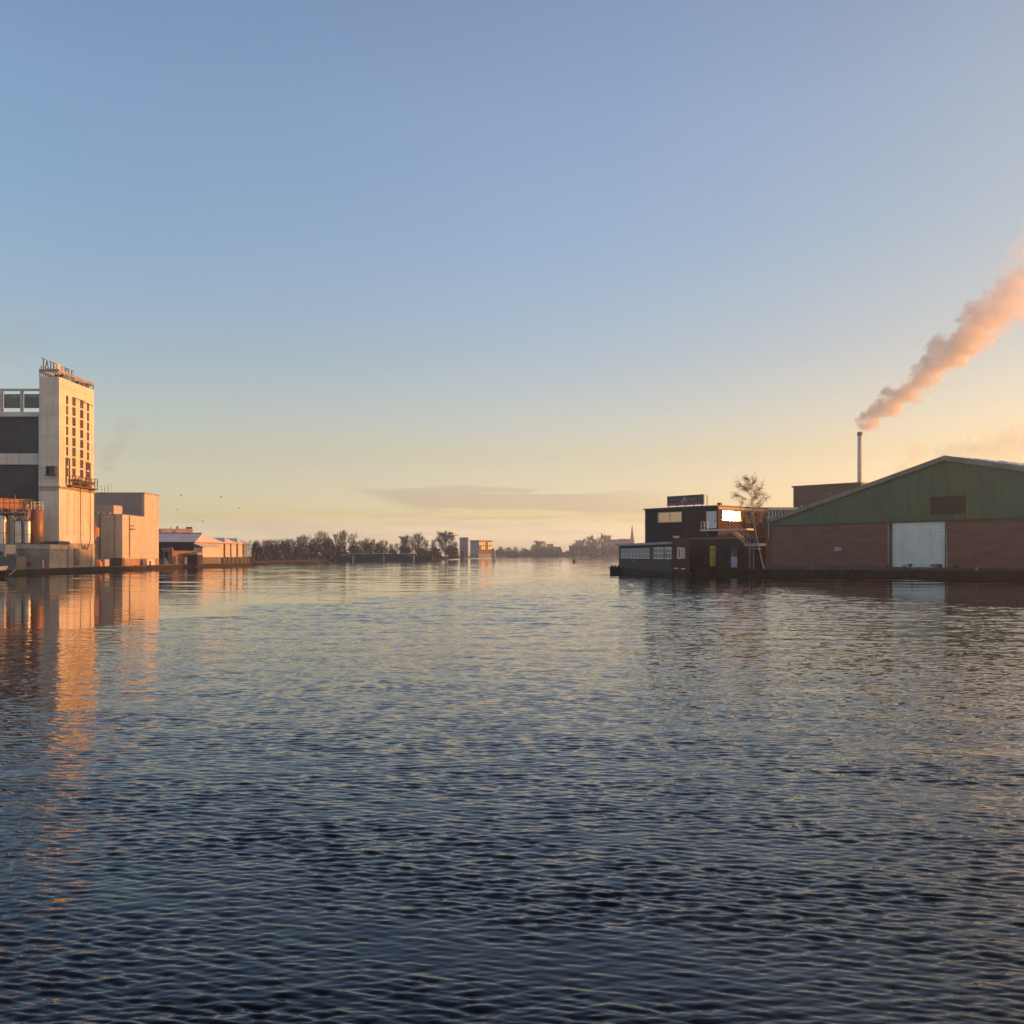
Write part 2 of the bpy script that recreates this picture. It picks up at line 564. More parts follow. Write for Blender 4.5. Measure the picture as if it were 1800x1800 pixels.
# ------------------------------------------------------------------ water
def build_water():
    rng = np.random.default_rng(5)
    s_in = np.linspace(-0.62, 0.62, 560)
    s_out = np.array([0.72, 0.85, 1.1, 1.6, 3.0, 7.0])
    S = np.concatenate([-s_out[::-1], s_in, s_out])
    d = [0.4, 1.0, 1.8, 2.6, 3.2]
    y = 3.6
    while y < 55:
        d.append(y)
        y *= 1.0017
    while y < 420:
        d.append(y)
        y *= 1.006
    while y < 1420:
        d.append(y)
        y *= 1.03
    d.append(1440.0)
    D = np.array(d)
    ny, nx = len(D), len(S)
    Y = np.repeat(D[:, None], nx, 1)
    X = S[None, :] * np.maximum(Y, 1.0)
    X = np.clip(X, -860, 860)

    def lowf(lx, ly, n, seed):
        r = np.random.default_rng(seed)
        o = np.zeros_like(X)
        for i in range(n):
            kx = 2 * np.pi / lx * r.uniform(0.5, 1.8) * r.choice([-1, 1])
            ky = 2 * np.pi / ly * r.uniform(0.5, 1.8)
            o += np.sin(kx * X + ky * Y + r.uniform(0, 6.28))
        return o / math.sqrt(n / 2)

    def ss(a, b, x):
        t = np.clip((x - a) / (b - a), 0, 1)
        return t * t * (3 - 2 * t)
    n1 = lowf(14, 9, 7, 1)
    n2 = lowf(60, 14, 7, 2)
    b = X - (-15.5 + (Y - 27) * 0.31)
    ripple = ss(-1.2, 2.4, b + n1 * 0.9)
    ripple = np.where(Y < 22, np.maximum(ripple, ss(25, 20, Y)), ripple)
    # the strip under the right quay stays sheltered
    shelter = ss(15, 24, X + n1 * 1.0 - np.maximum(0, 75 - Y) * 0.02) * ss(34, 52, Y + n1 * 2)
    shelter = np.maximum(shelter, ss(86, 100, Y) * ss(8, 13, X))
    ripple *= 1 - 0.86 * shelter
    ripple *= 1 - 0.9 * ss(90, 116, Y + n1 * 3)
    # cat's paws on the calm reach
    paw = np.exp(-(((X + 13.5 + (Y - 60) * 0.12) / 5.5) ** 2 + ((Y - 60) / 6.5) ** 2))
    paw = ss(0.25, 0.75, paw + n1 * 0.07) * 0.75
    far = ss(0.9, 2.0, n2) * ss(75, 110, Y) * 0.4
    far2 = (ss(150, 170, Y) * ss(235, 200, Y) + ss(280, 300, Y) * ss(400, 350, Y)) * 0.32 * ss(70, -30, X)
    ripple = np.clip(np.maximum(np.maximum(ripple, paw), np.maximum(far, far2)), 0, 1)
    left_lee = 1 - 0.5 * ss(1.0, -1.5, X + 2.0 + 0.29 * Y) * ss(42, 28, Y)
    patch = np.clip(0.93 + 0.18 * lowf(9, 2.6, 8, 3) + 0.10 * lowf(3.5, 1.4, 8, 4), 0.45, 1.35) * left_lee
    amp = np.maximum(ripple * patch * (1 - 0.42 * ss(9, 30, Y)), 0.065 + 0.13 * ss(85, 150, Y))

    rowsp = np.maximum(0.0023 * Y, 0.008)
    H = np.zeros_like(X)
    var = 0.0
    nw = 130
    lams = np.exp(rng.uniform(math.log(0.04), math.log(1.2), nw))
    near = ss(25, 6, Y)
    res = np.zeros_like(X)
    tot = 0.0
    for i in range(nw):
        lam = lams[i]
        th = rng.normal(0, 0.50) + 0.10
        if lam < 0.35:
            th = rng.normal(0, 0.36) + 0.06
        s = math.exp(-0.5 * ((math.log(lam) - math.log(0.08)) / 0.55) ** 2) + 0.10
        s *= rng.uniform(0.6, 1.3)
        k = 2 * math.pi / lam
        w = ss(0.0065, 0.011, lam / Y) * ss(400, 60, Y)
        w = w * amp
        ph = k * (math.sin(th) * X + math.cos(th) * Y) + rng.uniform(0, 6.28)
        c = np.sin(ph)
        # sharper crests, flat troughs
        H += w * s / k * (c + 0.22 * np.cos(2 * ph))
        tot += s * s / 2
        res += s * s / 2 * (ss(0.0065, 0.011, lam / Y) * ss(400, 60, Y)) ** 2
    SLOPE = 0.162
    g = SLOPE / math.sqrt(tot)
    H *= g
    for i in range(40):
        lam = math.exp(rng.uniform(math.log(0.45), math.log(2.2)))
        th = rng.normal(0, 0.55)
        k = 2 * math.pi / lam
        w = ss(14, 38, Y) * amp * ss(0.0065, 0.011, lam / Y)
        c = np.sin(k * (math.sin(th) * X + math.cos(th) * Y) + rng.uniform(0, 6.28))
        H += w * 0.021 / k * c
    for i in range(26):
        lam = math.exp(rng.uniform(math.log(1.3), math.log(8.0)))
        th = rng.normal(0, 0.5)
        k = 2 * math.pi / lam
        w = ss(30, 110, Y) * np.where(Y > 50, ss(0.018, 0.03, lam / Y), 1.0) * (0.55 + 0.45 * np.clip(n2, -1, 1))
        H += w * 0.0095 / k * np.sin(k * (math.sin(th) * X + math.cos(th) * Y) + rng.uniform(0, 6.28))
    H = np.where(Y < 420, H, 0)
    resf = res / tot
    fine = np.sqrt(np.clip(1 - resf, 0, 1)) * amp
    me = bpy.data.meshes.new('water')
    nv = nx * ny
    co = np.stack([X, Y, H], -1).reshape(-1, 3).astype(np.float32)
    idx = np.arange(nv).reshape(ny, nx)
    q = np.stack([idx[:-1, :-1], idx[:-1, 1:], idx[1:, 1:], idx[1:, :-1]], -1).reshape(-1, 4)
    nq = len(q)
    me.vertices.add(nv)
    me.vertices.foreach_set('co', co.ravel())
    me.loops.add(nq * 4)
    me.loops.foreach_set('vertex_index', q.ravel().astype(np.int32))
    me.polygons.add(nq)
    me.polygons.foreach_set('loop_start', np.arange(0, nq * 4, 4, dtype=np.int32))
    me.update(calc_edges=True)
    me.validate()
    me.polygons.foreach_set('use_smooth', np.ones(len(me.polygons), dtype=bool))
    a = me.attributes.new('fine', 'FLOAT', 'POINT')
    a.data.foreach_set('value', fine.ravel().astype(np.float32))
    m = bpy.data.materials.new('river_water')
    m.use_nodes = True
    t = m.node_tree
    bs = t.nodes['Principled BSDF']
    bs.inputs['Base Color'].default_value = (0.004, 0.004, 0.004, 1)
    bs.inputs['IOR'].default_value = 1.46
    bs.inputs['Roughness'].default_value = 0.02
    geo = N(t, 'ShaderNodeNewGeometry')
    mp = N(t, 'ShaderNodeMapping')
    mp.inputs['Scale'].default_value = (4.5, 11.0, 1)
    t.links.new(geo.outputs['Position'], mp.inputs[0])
    nn = N(t, 'ShaderNodeTexNoise')
    nn.inputs['Scale'].default_value = 1.0
    nn.inputs['Detail'].default_value = 3
    nn.inputs['Roughness'].default_value = 0.6
    t.links.new(mp.outputs[0], nn.inputs['Vector'])
    vs = N(t, 'ShaderNodeVectorMath', operation='SUBTRACT')
    t.links.new(nn.outputs['Color'], vs.inputs[0])
    vs.inputs[1].default_value = (0.5, 0.5, 0.5)
    vm = N(t, 'ShaderNodeVectorMath', operation='MULTIPLY')
    t.links.new(vs.outputs[0], vm.inputs[0])
    vm.inputs[1].default_value = (0.42, 0.80, 0)
    at = N(t, 'ShaderNodeAttribute', attribute_name='fine')
    vsc = N(t, 'ShaderNodeVectorMath', operation='SCALE')
    t.links.new(vm.outputs[0], vsc.inputs[0])
    t.links.new(at.outputs['Fac'], vsc.inputs[3])
    va = N(t, 'ShaderNodeVectorMath', operation='ADD')
    t.links.new(geo.outputs['Normal'], va.inputs[0])
    t.links.new(vsc.outputs[0], va.inputs[1])
    vn = N(t, 'ShaderNodeVectorMath', operation='NORMALIZE')
    t.links.new(va.outputs[0], vn.inputs[0])
    t.links.new(vn.outputs[0], bs.inputs['Normal'])
    me.materials.append(m)
    o = bpy.data.objects.new('water', me)
    COL.objects.link(o)
    o['kind'] = 'structure'
    return o


build_water()

# ------------------------------------------------------------------ banks
LB = [(-57.2, 40), (-57.2, 212), (-69, 250), (-77, 296), (-70, 386), (-33, 455), (-38, 640), (-20, 900), (10, 1100), (120, 1270), (165, 1281), (850, 1281), (850, 1430), (-850, 1430), (-850, 40)]
part('far_bank_ground', MB().slab(LB, -1.2, 0.6), DIRT, kind='structure')
RB = [(16.0, 121.5), (19.6, 101.3), (30, 98.8), (49, 91), (66, 72), (66, 15), (850, 15), (850, 1280), (162, 1280), (80, 640), (27, 215)]
part('right_bank_ground', MB().slab(RB, -1.2, 0.65), QUAYD, kind='structure')

# coping along the left quay edge
m = MB()
for i in range(34):
    m.box(W, -57.6, -57.14, 44 + i * 5, 44 + i * 5 + 4.97, 0.604, 0.70 + random.uniform(-0.02, 0.03))
part('quay_edge', m, QUAYM, kind='structure')
# timber facing on the right quay
m = MB()
for (x0, y0), (x1, y1) in zip(RB[:4], RB[1:5]):
    L = math.hypot(x1 - x0, y1 - y0)
    Fq = Frame(x0, y0, x1 - x0, y1 - y0)
    n = int(L / 0.34)
    for i in range(n):
        m.box(Fq, i * L / n + 0.02, (i + 1) * L / n - 0.02, -0.10 - random.uniform(0, 0.06), -0.004, -0.6, 0.58 + random.uniform(-0.05, 0.06))
    m.box(Fq, 0, L, -0.22, 0.35, 0.655, 0.78)
part('quay_facing', m, QUAYD, kind='structure')

# ------------------------------------------------------------------ LEFT BANK: tower
TX, TD0, TD1 = -59.19, 123.5, 133.8
TF = Frame(TX, TD0, 0, 1)          # u runs away from the viewer along the river face, -v faces the river
tw = thing('factory_tower', 'tall pale concrete tower with four columns of small windows on its sunlit river face', 'tower', (TX - 1.3, 128, 0.6))
part('wall', MB().box(TF, 0, TD1 - TD0, 0, 2.6, 3.9, 25.6), WHITE, tw)
part('plinth', MB().box(TF, -0.12, TD1 - TD0 + 0.1, -0.1, 2.7, 0.6, 3.9), CONC, tw)
part('ledge', MB().box(TF, -0.15, TD1 - TD0 + 0.25, -0.18, 2.65, 11.05, 11.30).box(TF, -0.06, -0.01, 0.0, 2.6, 10.7, 10.9), CONC, tw)
m = MB()
for a in range(0, 8):
    for (u, v) in ((a * 1.47, 0.06), (a * 1.47, 2.5)):
        m.box(TF, u, u + 0.12, v, v + 0.1, 25.6, 26.25)
for v in (0.02, 2.46):
    m.box(TF, -0.1, 10.5, v, v + 0.14, 26.25, 26.6)
m.box(TF, -0.1, 0.06, 0.16, 2.46, 26.25, 26.6)
m.box(TF, 10.3, 10.44, 0.16, 2.46, 26.25, 26.6)
part('roof_rail', m, CONC, tw)
part('roof_plant', MB().box(TF, 2.2, 3.4, 0.7, 1.7, 25.6, 26.3), STEELD, tw)
part('roof_plant', MB().box(TF, 6.6, 9.6, 0.5, 1.9, 25.6, 26.25), STEELD, tw)
for ci, (cx, wd) in enumerate(((117.5, 0.42), (129.5, 0.80), (143.2, 0.82), (154.2, 0.46))):
    uc = TF.u_at(cx)
    for r in range(8):
        zt = 23.6 - r * 1.37 - (0.1 if ci in (0, 3) else 0)
        window(TF, uc - wd / 2, uc + wd / 2, 0, zt - 1.14, zt, tw, RUST if (ci + r) % 3 else STEELD, GLASSD, 2 if wd > 0.6 else 1, 3, 0.07, proud=0.09)
# blind grooves under the ledge
for cx in (118.5, 131.5, 146.0):
    uc = TF.u_at(cx)
    m = MB()
    for k in range(14):
        m.box(TF, uc - 0.32, uc + 0.32, -0.035, -0.003, 4.9 + k * 0.42, 5.22 + k * 0.42)
    part('louvre', m, WHITE2, tw)
# loading platform with railings
u0, u1 = TF.u_at(116), TF.u_at(161)
pl = part('loading_platform', MB().box(TF, u0, u1, -0.9, -0.02, 11.45, 11.62).box(TF, u0 + 0.4, u0 + 0.6, -0.8, -0.02, 11.3, 11.45).box(TF, u1 - 0.8, u1 - 0.6, -0.8, -0.02, 11.3, 11.45), RUST, tw)
m = MB()
for k in range(9):
    u = u0 + (u1 - u0) * k / 8
    m.box(TF, u - 0.04, u + 0.04, -0.88, -0.80, 11.62, 12.9)
for z in (12.0, 12.4, 12.85):
    m.box(TF, u0, u1, -0.9, -0.84, z, z + 0.09)
part('railing', m, RUST, pl)
m = MB().box(TF, u0 + 2.0, u0 + 3.0, -0.7, -0.1, 11.63, 12.6).box(TF, u0 + 4.4, u0 + 5.4, -0.75, -0.15, 11.63, 12.4)
m.tube([TF.p(u0 + 0.5, -0.5, 12.3), TF.p(u1 - 0.5, -0.5, 12.3)], 0.12)
part('hoist_gear', m, STEELD, pl)
for cx0, cx1 in ((115, 122), (150.5, 158)):
    ua, ub = TF.u_at(cx0), TF.u_at(cx1)
    m = MB().box(TF, ua, ua + 0.14, -0.12, -0.003, 11.65, 15.0).box(TF, ub - 0.2, ub, -0.12, -0.003, 11.65, 15.0).box(TF, ua, ub, -0.14, -0.003, 14.9, 15.2)
    part('loading_door', m, STEELD, tw)
m = MB()
for cx, z0, z1 in ((138, 4.6, 11.4), (155, 4.6, 11.4)):
    u = TF.u_at(cx)
    m.tube([TF.p(u, -0.28, 11.45), TF.p(u, -0.28, 8.0), TF.p(u + 0.05, -0.3, 4.4), TF.p(u + 0.25, -0.3, 3.6), TF.p(u + 0.7, -0.3, 3.15), TF.p(u + 1.1, -0.3, 3.5)] if cx == 138 else
           [TF.p(u, -0.28, 11.45), TF.p(u, -0.28, 8.0), TF.p(u - 0.02, -0.3, 4.4), TF.p(u - 0.4, -0.3, 3.6), TF.p(u - 1.0, -0.3, 3.1), TF.p(u - 1.6, -0.3, 3.3), TF.p(u - 1.9, -0.3, 3.7)], 0.06)
part('loading_hose', m, STEELD, tw)
part('drain_pipe', MB().tube([TF.p(TF.u_at(160.5), -0.2, 0.7), TF.p(TF.u_at(160.5), -0.2, 3.9)], 0.10), WHITEP, tw)
m = MB().box(TF, TF.u_at(128), TF.u_at(137), -0.22, -0.102, 0.9, 3.2)
part('plinth_door', m, CONCD, tw)
m = MB()
for cx in (130, 134, 138, 142, 146):
    u = TF.u_at(cx)
    m.box(TF, u, u + 0.06, -1.0, -0.94, 0.72, 1.7)
m.box(TF, TF.u_at(130), TF.u_at(146), -1.0, -0.95, 1.25, 1.31).box(TF, TF.u_at(130), TF.u_at(146), -1.0, -0.95, 1.65, 1.71)
part('guard_rail', m, STEEL, tw)
m = MB().box(W, PX(91, TD0), PX(101, TD0), TD0 - 0.7, TD0 - 0.01, PZ(834, TD0), PZ(820, TD0)).box(W, PX(84, TD0), PX(102, TD0), TD0 - 0.9, TD0 - 0.01, PZ(836.5, TD0), PZ(835.4, TD0)).box(W, PX(84.5, TD0), PX(86.5, TD0), TD0 - 0.6, TD0 - 0.01, PZ(834.5, TD0), PZ(820, TD0))
part('wall_cabinet', m, DARKP, tw)
m = MB().tube([(PX(164.5, TD1) + 0.1, TD1 + 0.6, 4.9), (PX(164.5, TD1) + 0.1, TD1 + 0.6, 6.2)], 0.42, 12).box(W, PX(163, TD1) - 0.2, PX(168, TD1), TD1 + 0.03, TD1 + 0.25, 4.5, 6.6)
part('side_tank', m, ORANGEB, tw)
m = MB()
for cx, z0, z1 in ((133, 22.4, 23.4),):
    m.tube([TF.p(TF.u_at(131.5), -0.1, 23.55), TF.p(TF.u_at(149), -0.1, 23.55)], 0.045).tube([TF.p(TF.u_at(145), -0.1, 23.35), TF.p(TF.u_at(162), -0.1, 23.35)], 0.045)
part('conduit', m, RUST, tw)

# roof lettering standing along the back edge of the tower
SX = -61.7
SF = Frame(SX, 123.9, 0, 1)
sg = thing('roof_sign', 'row of dark standing letters on a lattice along the top of the tall tower', 'sign', (SX, 130.5, 25.6))
m = MB()
for k in range(18):
    u = k * 0.56
    m.box(SF, u, u + 0.06, 0.0, 0.08, 25.6, 27.12)
    if k < 17:
        m.tube([SF.p(u + 0.03, 0.04, 26.1), SF.p(u + 0.56, 0.04, 27.05)], 0.03, 4)
for z in (26.05, 26.98):
    m.box(SF, -0.1, 9.7, -0.03, -0.003, z, z + 0.08)
part('lattice', m, STEELD, sg)
u = 0.0
for ch, w in (('T', 0.92), ('A', 1.06), ('T', 0.98), ('E', 0.95), ('&', 1.35), ('L', 0.98), ('Y', 1.02), ('L', 0.96), ('E', 0.9)):
    if ch == '&':
        part('emblem_panel', MB().box(SF, u + 0.05, u + 1.2, -0.16, -0.02, 27.0, 28.2), mat('emblem_peach', (0.75, 0.42, 0.26), 0.6, 0.05), sg, 'square peach panel with an ampersand')
        letter('letter', '&', 1.0, 0.01, SF, u + 0.25, -0.175, 27.28, WHITEP, sg)
    else:
        letter('letter', ch, 1.62, 0.05, SF, u, -0.06, 27.08, mat('sign_steel_blue', (0.13, 0.14, 0.165), 0.6, 0.1), sg, 0.86)
    u += w

# ------------------------------------------------------------------ LEFT BANK: main hall
HD = 124.2
hall = thing('factory_hall', 'long pale factory hall with dark panels beside the tall tower', 'factory', (-72, HD + 8, 0.6))
XR = PX(69.5, HD)
m = MB()
zt = [PZ(y, HD) for y in (683, 686.5, 716, 724, 797, 816.5)]
m.box(W, -96, XR, HD, HD + 16, 0.6, zt[5] - 6.2)                   # body below the second panel
m.box(W, -96, XR, HD + 0.5, HD + 16, zt[5] - 6.2, zt[3])           # body behind the panels
m.box(W, -96, XR, HD, HD + 0.5, zt[3] - 0.62, zt[3])
m.box(W, -96, XR, HD, HD + 0.5, zt[5], zt[4])
m.box(W, XR - 0.12, XR, HD, HD + 0.5, zt[5] - 6.2, zt[5])
m.box(W, XR - 0.12, XR, HD, HD + 0.5, zt[4], zt[3] - 0.62)
part('wall', m, WHITE, hall)
for za, zb in ((zt[4], zt[3] - 0.62), (zt[5] - 6.2, zt[5])):
    for k in range(3):
        xa = -96 + (XR - 0.12 + 96) * k / 3
        xb = -96 + (XR - 0.12 + 96) * (k + 1) / 3
        part('dark_panel', MB().box(W, xa + 0.02, xb - 0.02, HD + 0.30, HD + 0.49, za + 0.005, zb - 0.005), DARKP, hall)
m = MB().box(W, -96, XR, HD + 0.02, HD + 0.4, zt[1], zt[0])
for x in (-60, -30, 1.5, 37, 70.3):
    m.box(W, PX(x - 1.7, HD), PX(x + 1.7, HD) if x < 70 else XR, HD + 0.02, HD + 0.4, zt[3], zt[1])
part('roof_frame', m, WHITE2, hall)
for xa, xb in ((-58, -32), (-28, -0.5), (3.5, 35), (39, 68.5)):
    w = part('window', MB().box(W, PX(xa, HD), PX(xb, HD), HD + 0.5, HD + 0.7, zt[2], PZ(691.5, HD)), STEEL, hall)
    part('pane', MB().box(W, PX(xa + 0.6, HD), PX(xb - 0.6, HD), HD + 0.44, HD + 0.498, zt[2] + 0.05, PZ(698, HD)), mat('green_grey_glass', (0.11, 0.125, 0.12), 0.25, 0.2, 0.8), w)

# ------------------------------------------------------------------ LEFT BANK: tank yard
cb = thing('pump_house', 'low flat-roofed concrete building under the silver tanks at the quay', 'building', (-60.5, 119, 0.6))
CBX0, CBX1, CBD = PX(2, 117.5), PX(87, 117.5), 117.5
part('wall', MB().box(W, CBX0, CBX1, CBD, CBD + 4.5, 0.6, 3.05), CONC, cb)
part('parapet', MB().box(W, CBX0 - 0.1, CBX1 + 0.15, CBD - 0.15, CBD + 4.6, 3.05, 3.62), mat('frosty_coping', (0.42, 0.37, 0.29), 0.9, 0.2, 1.5), cb)
lb = MB()
cx, cz = PX(53, CBD), PZ(990.5, CBD)
lb.tube([(cx + 0.19 * math.cos(a), CBD - 0.08, cz + 0.19 * math.sin(a)) for a in [k * math.pi / 8 for k in range(17)]], 0.07, 6)
part('lifebuoy', lb, REDP, None, 'small red lifebuoy hanging on the low concrete building', cat='lifebuoy')
dk = thing('loading_shelter', 'dark narrow shelter with an overhanging cap between pump house and tower', 'shelter', (-58.6, 121, 0.6))
part('wall', MB().box(W, PX(88.3, 120), PX(102.6, 120), 120, 122.8, 0.6, 3.7), BLUEP, dk)
part('roof', MB().box(W, PX(78, 120), PX(104, 120), 119.6, 122.9, 3.7, 4.05), DARKP, dk)
pst = MB().tube([(PX(83, 117), 117, 0.6), (PX(83, 117), 117, 1.75)], 0.07)
part('mooring_post', pst, REDP, None, 'thin red post standing before the low concrete building', cat='post')
pst = MB().tube([(PX(76.5, 117), 116.9, 0.6), (PX(76.5, 117), 116.9, 1.6)], 0.08).ball((PX(76.5, 117), 116.9, 1.6), 0.12, 0.12, 0.12, 8, 6)
part('mooring_post', pst, WHITEP, None, 'short white post standing before the low concrete building', cat='post')


def tank(x, D, r, z0, z1, m, label, dome=0.35, legs=False):
    X = PX(x, D)
    t = thing('storage_tank', label, 'tank', (X, D, z0))
    n = 20
    prof = [(r, z0), (r, z0 + (z1 - z0) * 0.5), (r, z1 - dome)] + [(r * math.cos(a), z1 - dome + dome * math.sin(a)) for a in (0.5, 1.0, 1.4)]
    b = MB()
    for rr, z in prof:
        for k in range(n):
            a = 2 * math.pi * k / n
            b.v.append((X + rr * math.cos(a), D + rr * math.sin(a), z))
    for j in range(len(prof) - 1):
        for k in range(n):
            k2 = (k + 1) % n
            b.f.append((j * n + k, j * n + k2, (j + 1) * n + k2, (j + 1) * n + k))
    b.f.append(tuple((len(prof) - 1) * n + k for k in range(n)))
    part('shell', b, m, t, smooth=True)
    for z in (z0 + (z1 - z0) * 0.36, z0 + 0.03):
        hb = MB()
        for k in range(n):
            a0, a1 = 2 * math.pi * k / n, 2 * math.pi * (k + 1) / n
            hb.tube([(X + (r + 0.01) * math.cos(a0), D + (r + 0.01) * math.sin(a0), z), (X + (r + 0.01) * math.cos(a1), D + (r + 0.01) * math.sin(a1), z)], 0.025, 4)
        part('hoop', hb, STEELD, t)
    part('valve_pipe', MB().tube([(X, D - 0.1, z1 - 0.05), (X, D - 0.1, z1 + 0.5), (X + 0.2, D + 0.3, z1 + 0.7)], 0.07), STEEL, t)
    return t


TB = 3.63
tank(4, 119.2, PX(907.5, 119) * 2.5 / 2, TB, PZ(902, 119), SILVER, 'wide pale storage tank at the left edge on the low concrete building')
tank(33, 119.4, 0.48, TB + 0.15, PZ(913, 119), SILVER, 'slim silver tank with a bright sun glint, left of two', 0.3)
tank(48.3, 119.4, 0.42, TB + 0.15, PZ(913, 119), SILVER, 'slim silver tank beside the brown tank', 0.3)
bt = tank(65.5, 120.6, 0.78, TB, PZ(894, 120), COPPER, 'tall brown tank with a railed top below the tower', 0.2)
m = MB()
zt2 = PZ(894, 120)
for k in range(8):
    a = 2 * math.pi * k / 8
    m.tube([(PX(65.5, 120.6) + 0.7 * math.cos(a), 120.6 + 0.7 * math.sin(a), zt2 - 0.25), (PX(65.5, 120.6) + 0.7 * math.cos(a), 120.6 + 0.7 * math.sin(a), zt2 + 0.85)], 0.03, 4)
    a1 = 2 * math.pi * (k + 1) / 8
    for zz in (0.4, 0.85):
        m.tube([(PX(65.5, 120.6) + 0.7 * math.cos(a), 120.6 + 0.7 * math.sin(a), zt2 + zz), (PX(65.5, 120.6) + 0.7 * math.cos(a1), 120.6 + 0.7 * math.sin(a1), zt2 + zz)], 0.025, 4)
part('top_railing', m, WHITEP, bt)
# pipe rack and orange plant room above the tanks
pr = thing('pipe_rack', 'tangle of steel posts and pipes standing over the silver tanks', 'pipework', (-60.5, 119, 3.6))
m = MB()
for x in (6.5, 17, 25, 35, 42.5, 54):
    m.tube([(PX(x, 118.3), 118.3, 3.62), (PX(x, 118.3), 118.3, PZ(875, 118.3))], 0.045, 5)
    m.tube([(PX(x, 121), 121, 3.62), (PX(x, 121), 121, PZ(880, 121))], 0.045, 5)
for y in (877, 884, 893):
    m.tube([(PX(-8, 118.3), 118.3, PZ(y, 118.3)), (PX(43, 118.3), 118.3, PZ(y, 118.3))], 0.035, 5)
part('post', m, STEELD, pr)
m = MB()
rr = random.Random(3)
for k in range(22):
    x = rr.uniform(14, 54)
    z0 = PZ(rr.uniform(906, 916), 119)
    z1 = PZ(rr.uniform(893, 903), 119)
    y0 = rr.uniform(118.4, 120.3)
    X = PX(x, y0)
    dx_ = rr.uniform(-0.6, 0.6)
    m.tube([(X, y0, z0), (X, y0, z1), (X + dx_, y0 + rr.uniform(-0.3, 0.3), z1 + 0.1), (X + dx_, y0, z1 + rr.uniform(-0.7, 0.9))], rr.uniform(0.05, 0.11), 6)
part('pipe', m, mat('pinkish_pipe', (0.42, 0.30, 0.25), 0.5, 0.3, 2), pr)
m = MB().box(W, PX(-8, 118.6), PX(43, 118.6), 118.5, 121.3, PZ(904.5, 118.6), PZ(902.2, 118.6))
part('walkway', m, STEELD, pr)
ph = thing('plant_room', 'small orange brick plant room above the pipework at the left edge', 'plant room', (-61, 121, 6))
OF = Frame(PX(8, 121.6), 121.6, 0.65, 0.76)
part('wall', MB().box(OF, -6.5, 3.9, 0, 1.6, PZ(894, 121), PZ(877, 121)), ORANGEB, ph)
part('roof', MB().box(OF, -6.6, 4.0, -0.12, 1.7, PZ(877, 121), PZ(875.4, 121)), mat('tan_edge', (0.5, 0.33, 0.2), 0.8, 0.1), ph)
m = MB()
for u in (-0.5, 0.6, 3.2):
    for v in (0.2, 1.4):
        m.box(OF, u, u + 0.1, v, v + 0.1, 3.6, PZ(894, 121))
part('support', m, STEELD, ph)
part('vent', MB().tube([OF.p(1.6, 0.7, PZ(875.4, 121)), OF.p(1.6, 0.7, PZ(868, 121))], 0.12, 8).tube([OF.p(-1.2, 0.7, PZ(875.4, 121)), OF.p(-1.2, 0.7, PZ(869, 121))], 0.3, 8), ORANGEB, ph)

# skip, white tank container, boat at the left edge
sk = thing('waste_skip', 'grey steel skip with dark lids at the left edge of the quay', 'skip', (PX(8, 111), 111.5, 0.6))
part('body', MB().prism(W, [(PX(-30, 111), 0.62), (PX(28, 111), 0.62), (PX(30, 111), PZ(978.5, 111)), (PX(-30, 111), PZ(978.5, 111))], 111, 113.2), mat('skip_grey', (0.13, 0.13, 0.12), 0.7, 0.25, 2), sk)
m = MB()
for x in (11, 16.8, 22.5):
    m.ball((PX(x, 111), 111.4, PZ(978.5, 111)), 0.17, 0.17, 0.38, 10, 6, 0.0)
part('lid', m, STEELD, sk)
wc = thing('white_container', 'pale grey container with a round hatch standing behind the skip', 'container', (PX(0, 114), 115, 0.6))
part('body', MB().box(W, PX(-25, 114), PX(9.5, 114), 114, 116.5, 0.61, PZ(957.5, 114)), mat('container_pale', (0.36, 0.36, 0.37), 0.6, 0.1, 2), wc)
part('hatch', MB().tube([(PX(1.5, 114), 113.9, PZ(973, 114)), (PX(1.5, 114), 113.99, PZ(973, 114))], 0.3, 12), STEELD, wc)

bo = thing('motor_boat', 'dark hulled boat with a white upper bow moored at the left edge', 'boat', (-54.5, 96.5, 0))
BF_ = Frame(PX(11.5, 97), 97, 1, -0.12)


def hull(z0, z1, f0, f1, zi, bow=0.0):
    b = MB()
    L = 8.0
    rings = []
    for k in range(11):
        s = k / 10
        w = 1.25 * (1 - max(0, (s - 0.45) / 0.55) ** 2.2)
        for z, f in ((z0, f0), (z1, f1)):
            wd = max(0.02, w * f)
            uu = -L + L * s + (bow if z == z1 else -0.25) * s ** 3
            zz = z + (0.35 * s ** 3 if z == z1 else 0)
            for sg_ in (-1, 1):
                b.v.append(BF_.p(uu, sg_ * wd, zz))
    for k in range(10):
        o = k * 4
        b.f += [(o, o + 4, o + 6, o + 2), (o + 1, o + 3, o + 7, o + 5), (o + 2, o + 6, o + 7, o + 3), (o, o + 1, o + 5, o + 4)]
    b.f += [(0, 2, 3, 1), (40, 41, 43, 42)]
    return b


part('hull', hull(-0.2, 0.42, 0.75, 0.98, 0), mat('hull_navy', (0.012, 0.014, 0.022), 0.4, 0.1), bo)
part('bulwark', hull(0.44, 0.85, 1.0, 1.08, 0, 0.18), mat('boat_white', (0.72, 0.68, 0.60), 0.45, 0.05), bo)
part('deckhouse', MB().box(BF_, -6.4, -1.6, -0.8, 0.8, 1.1, 1.75), STEELD, bo)
part('boarding_spar', MB().tube([BF_.p(0.35, -0.1, 0.25), BF_.p(0.95, 0.2, 0.86)], 0.06, 6), mat('spar_straw', (0.4, 0.32, 0.2), 0.8), bo)

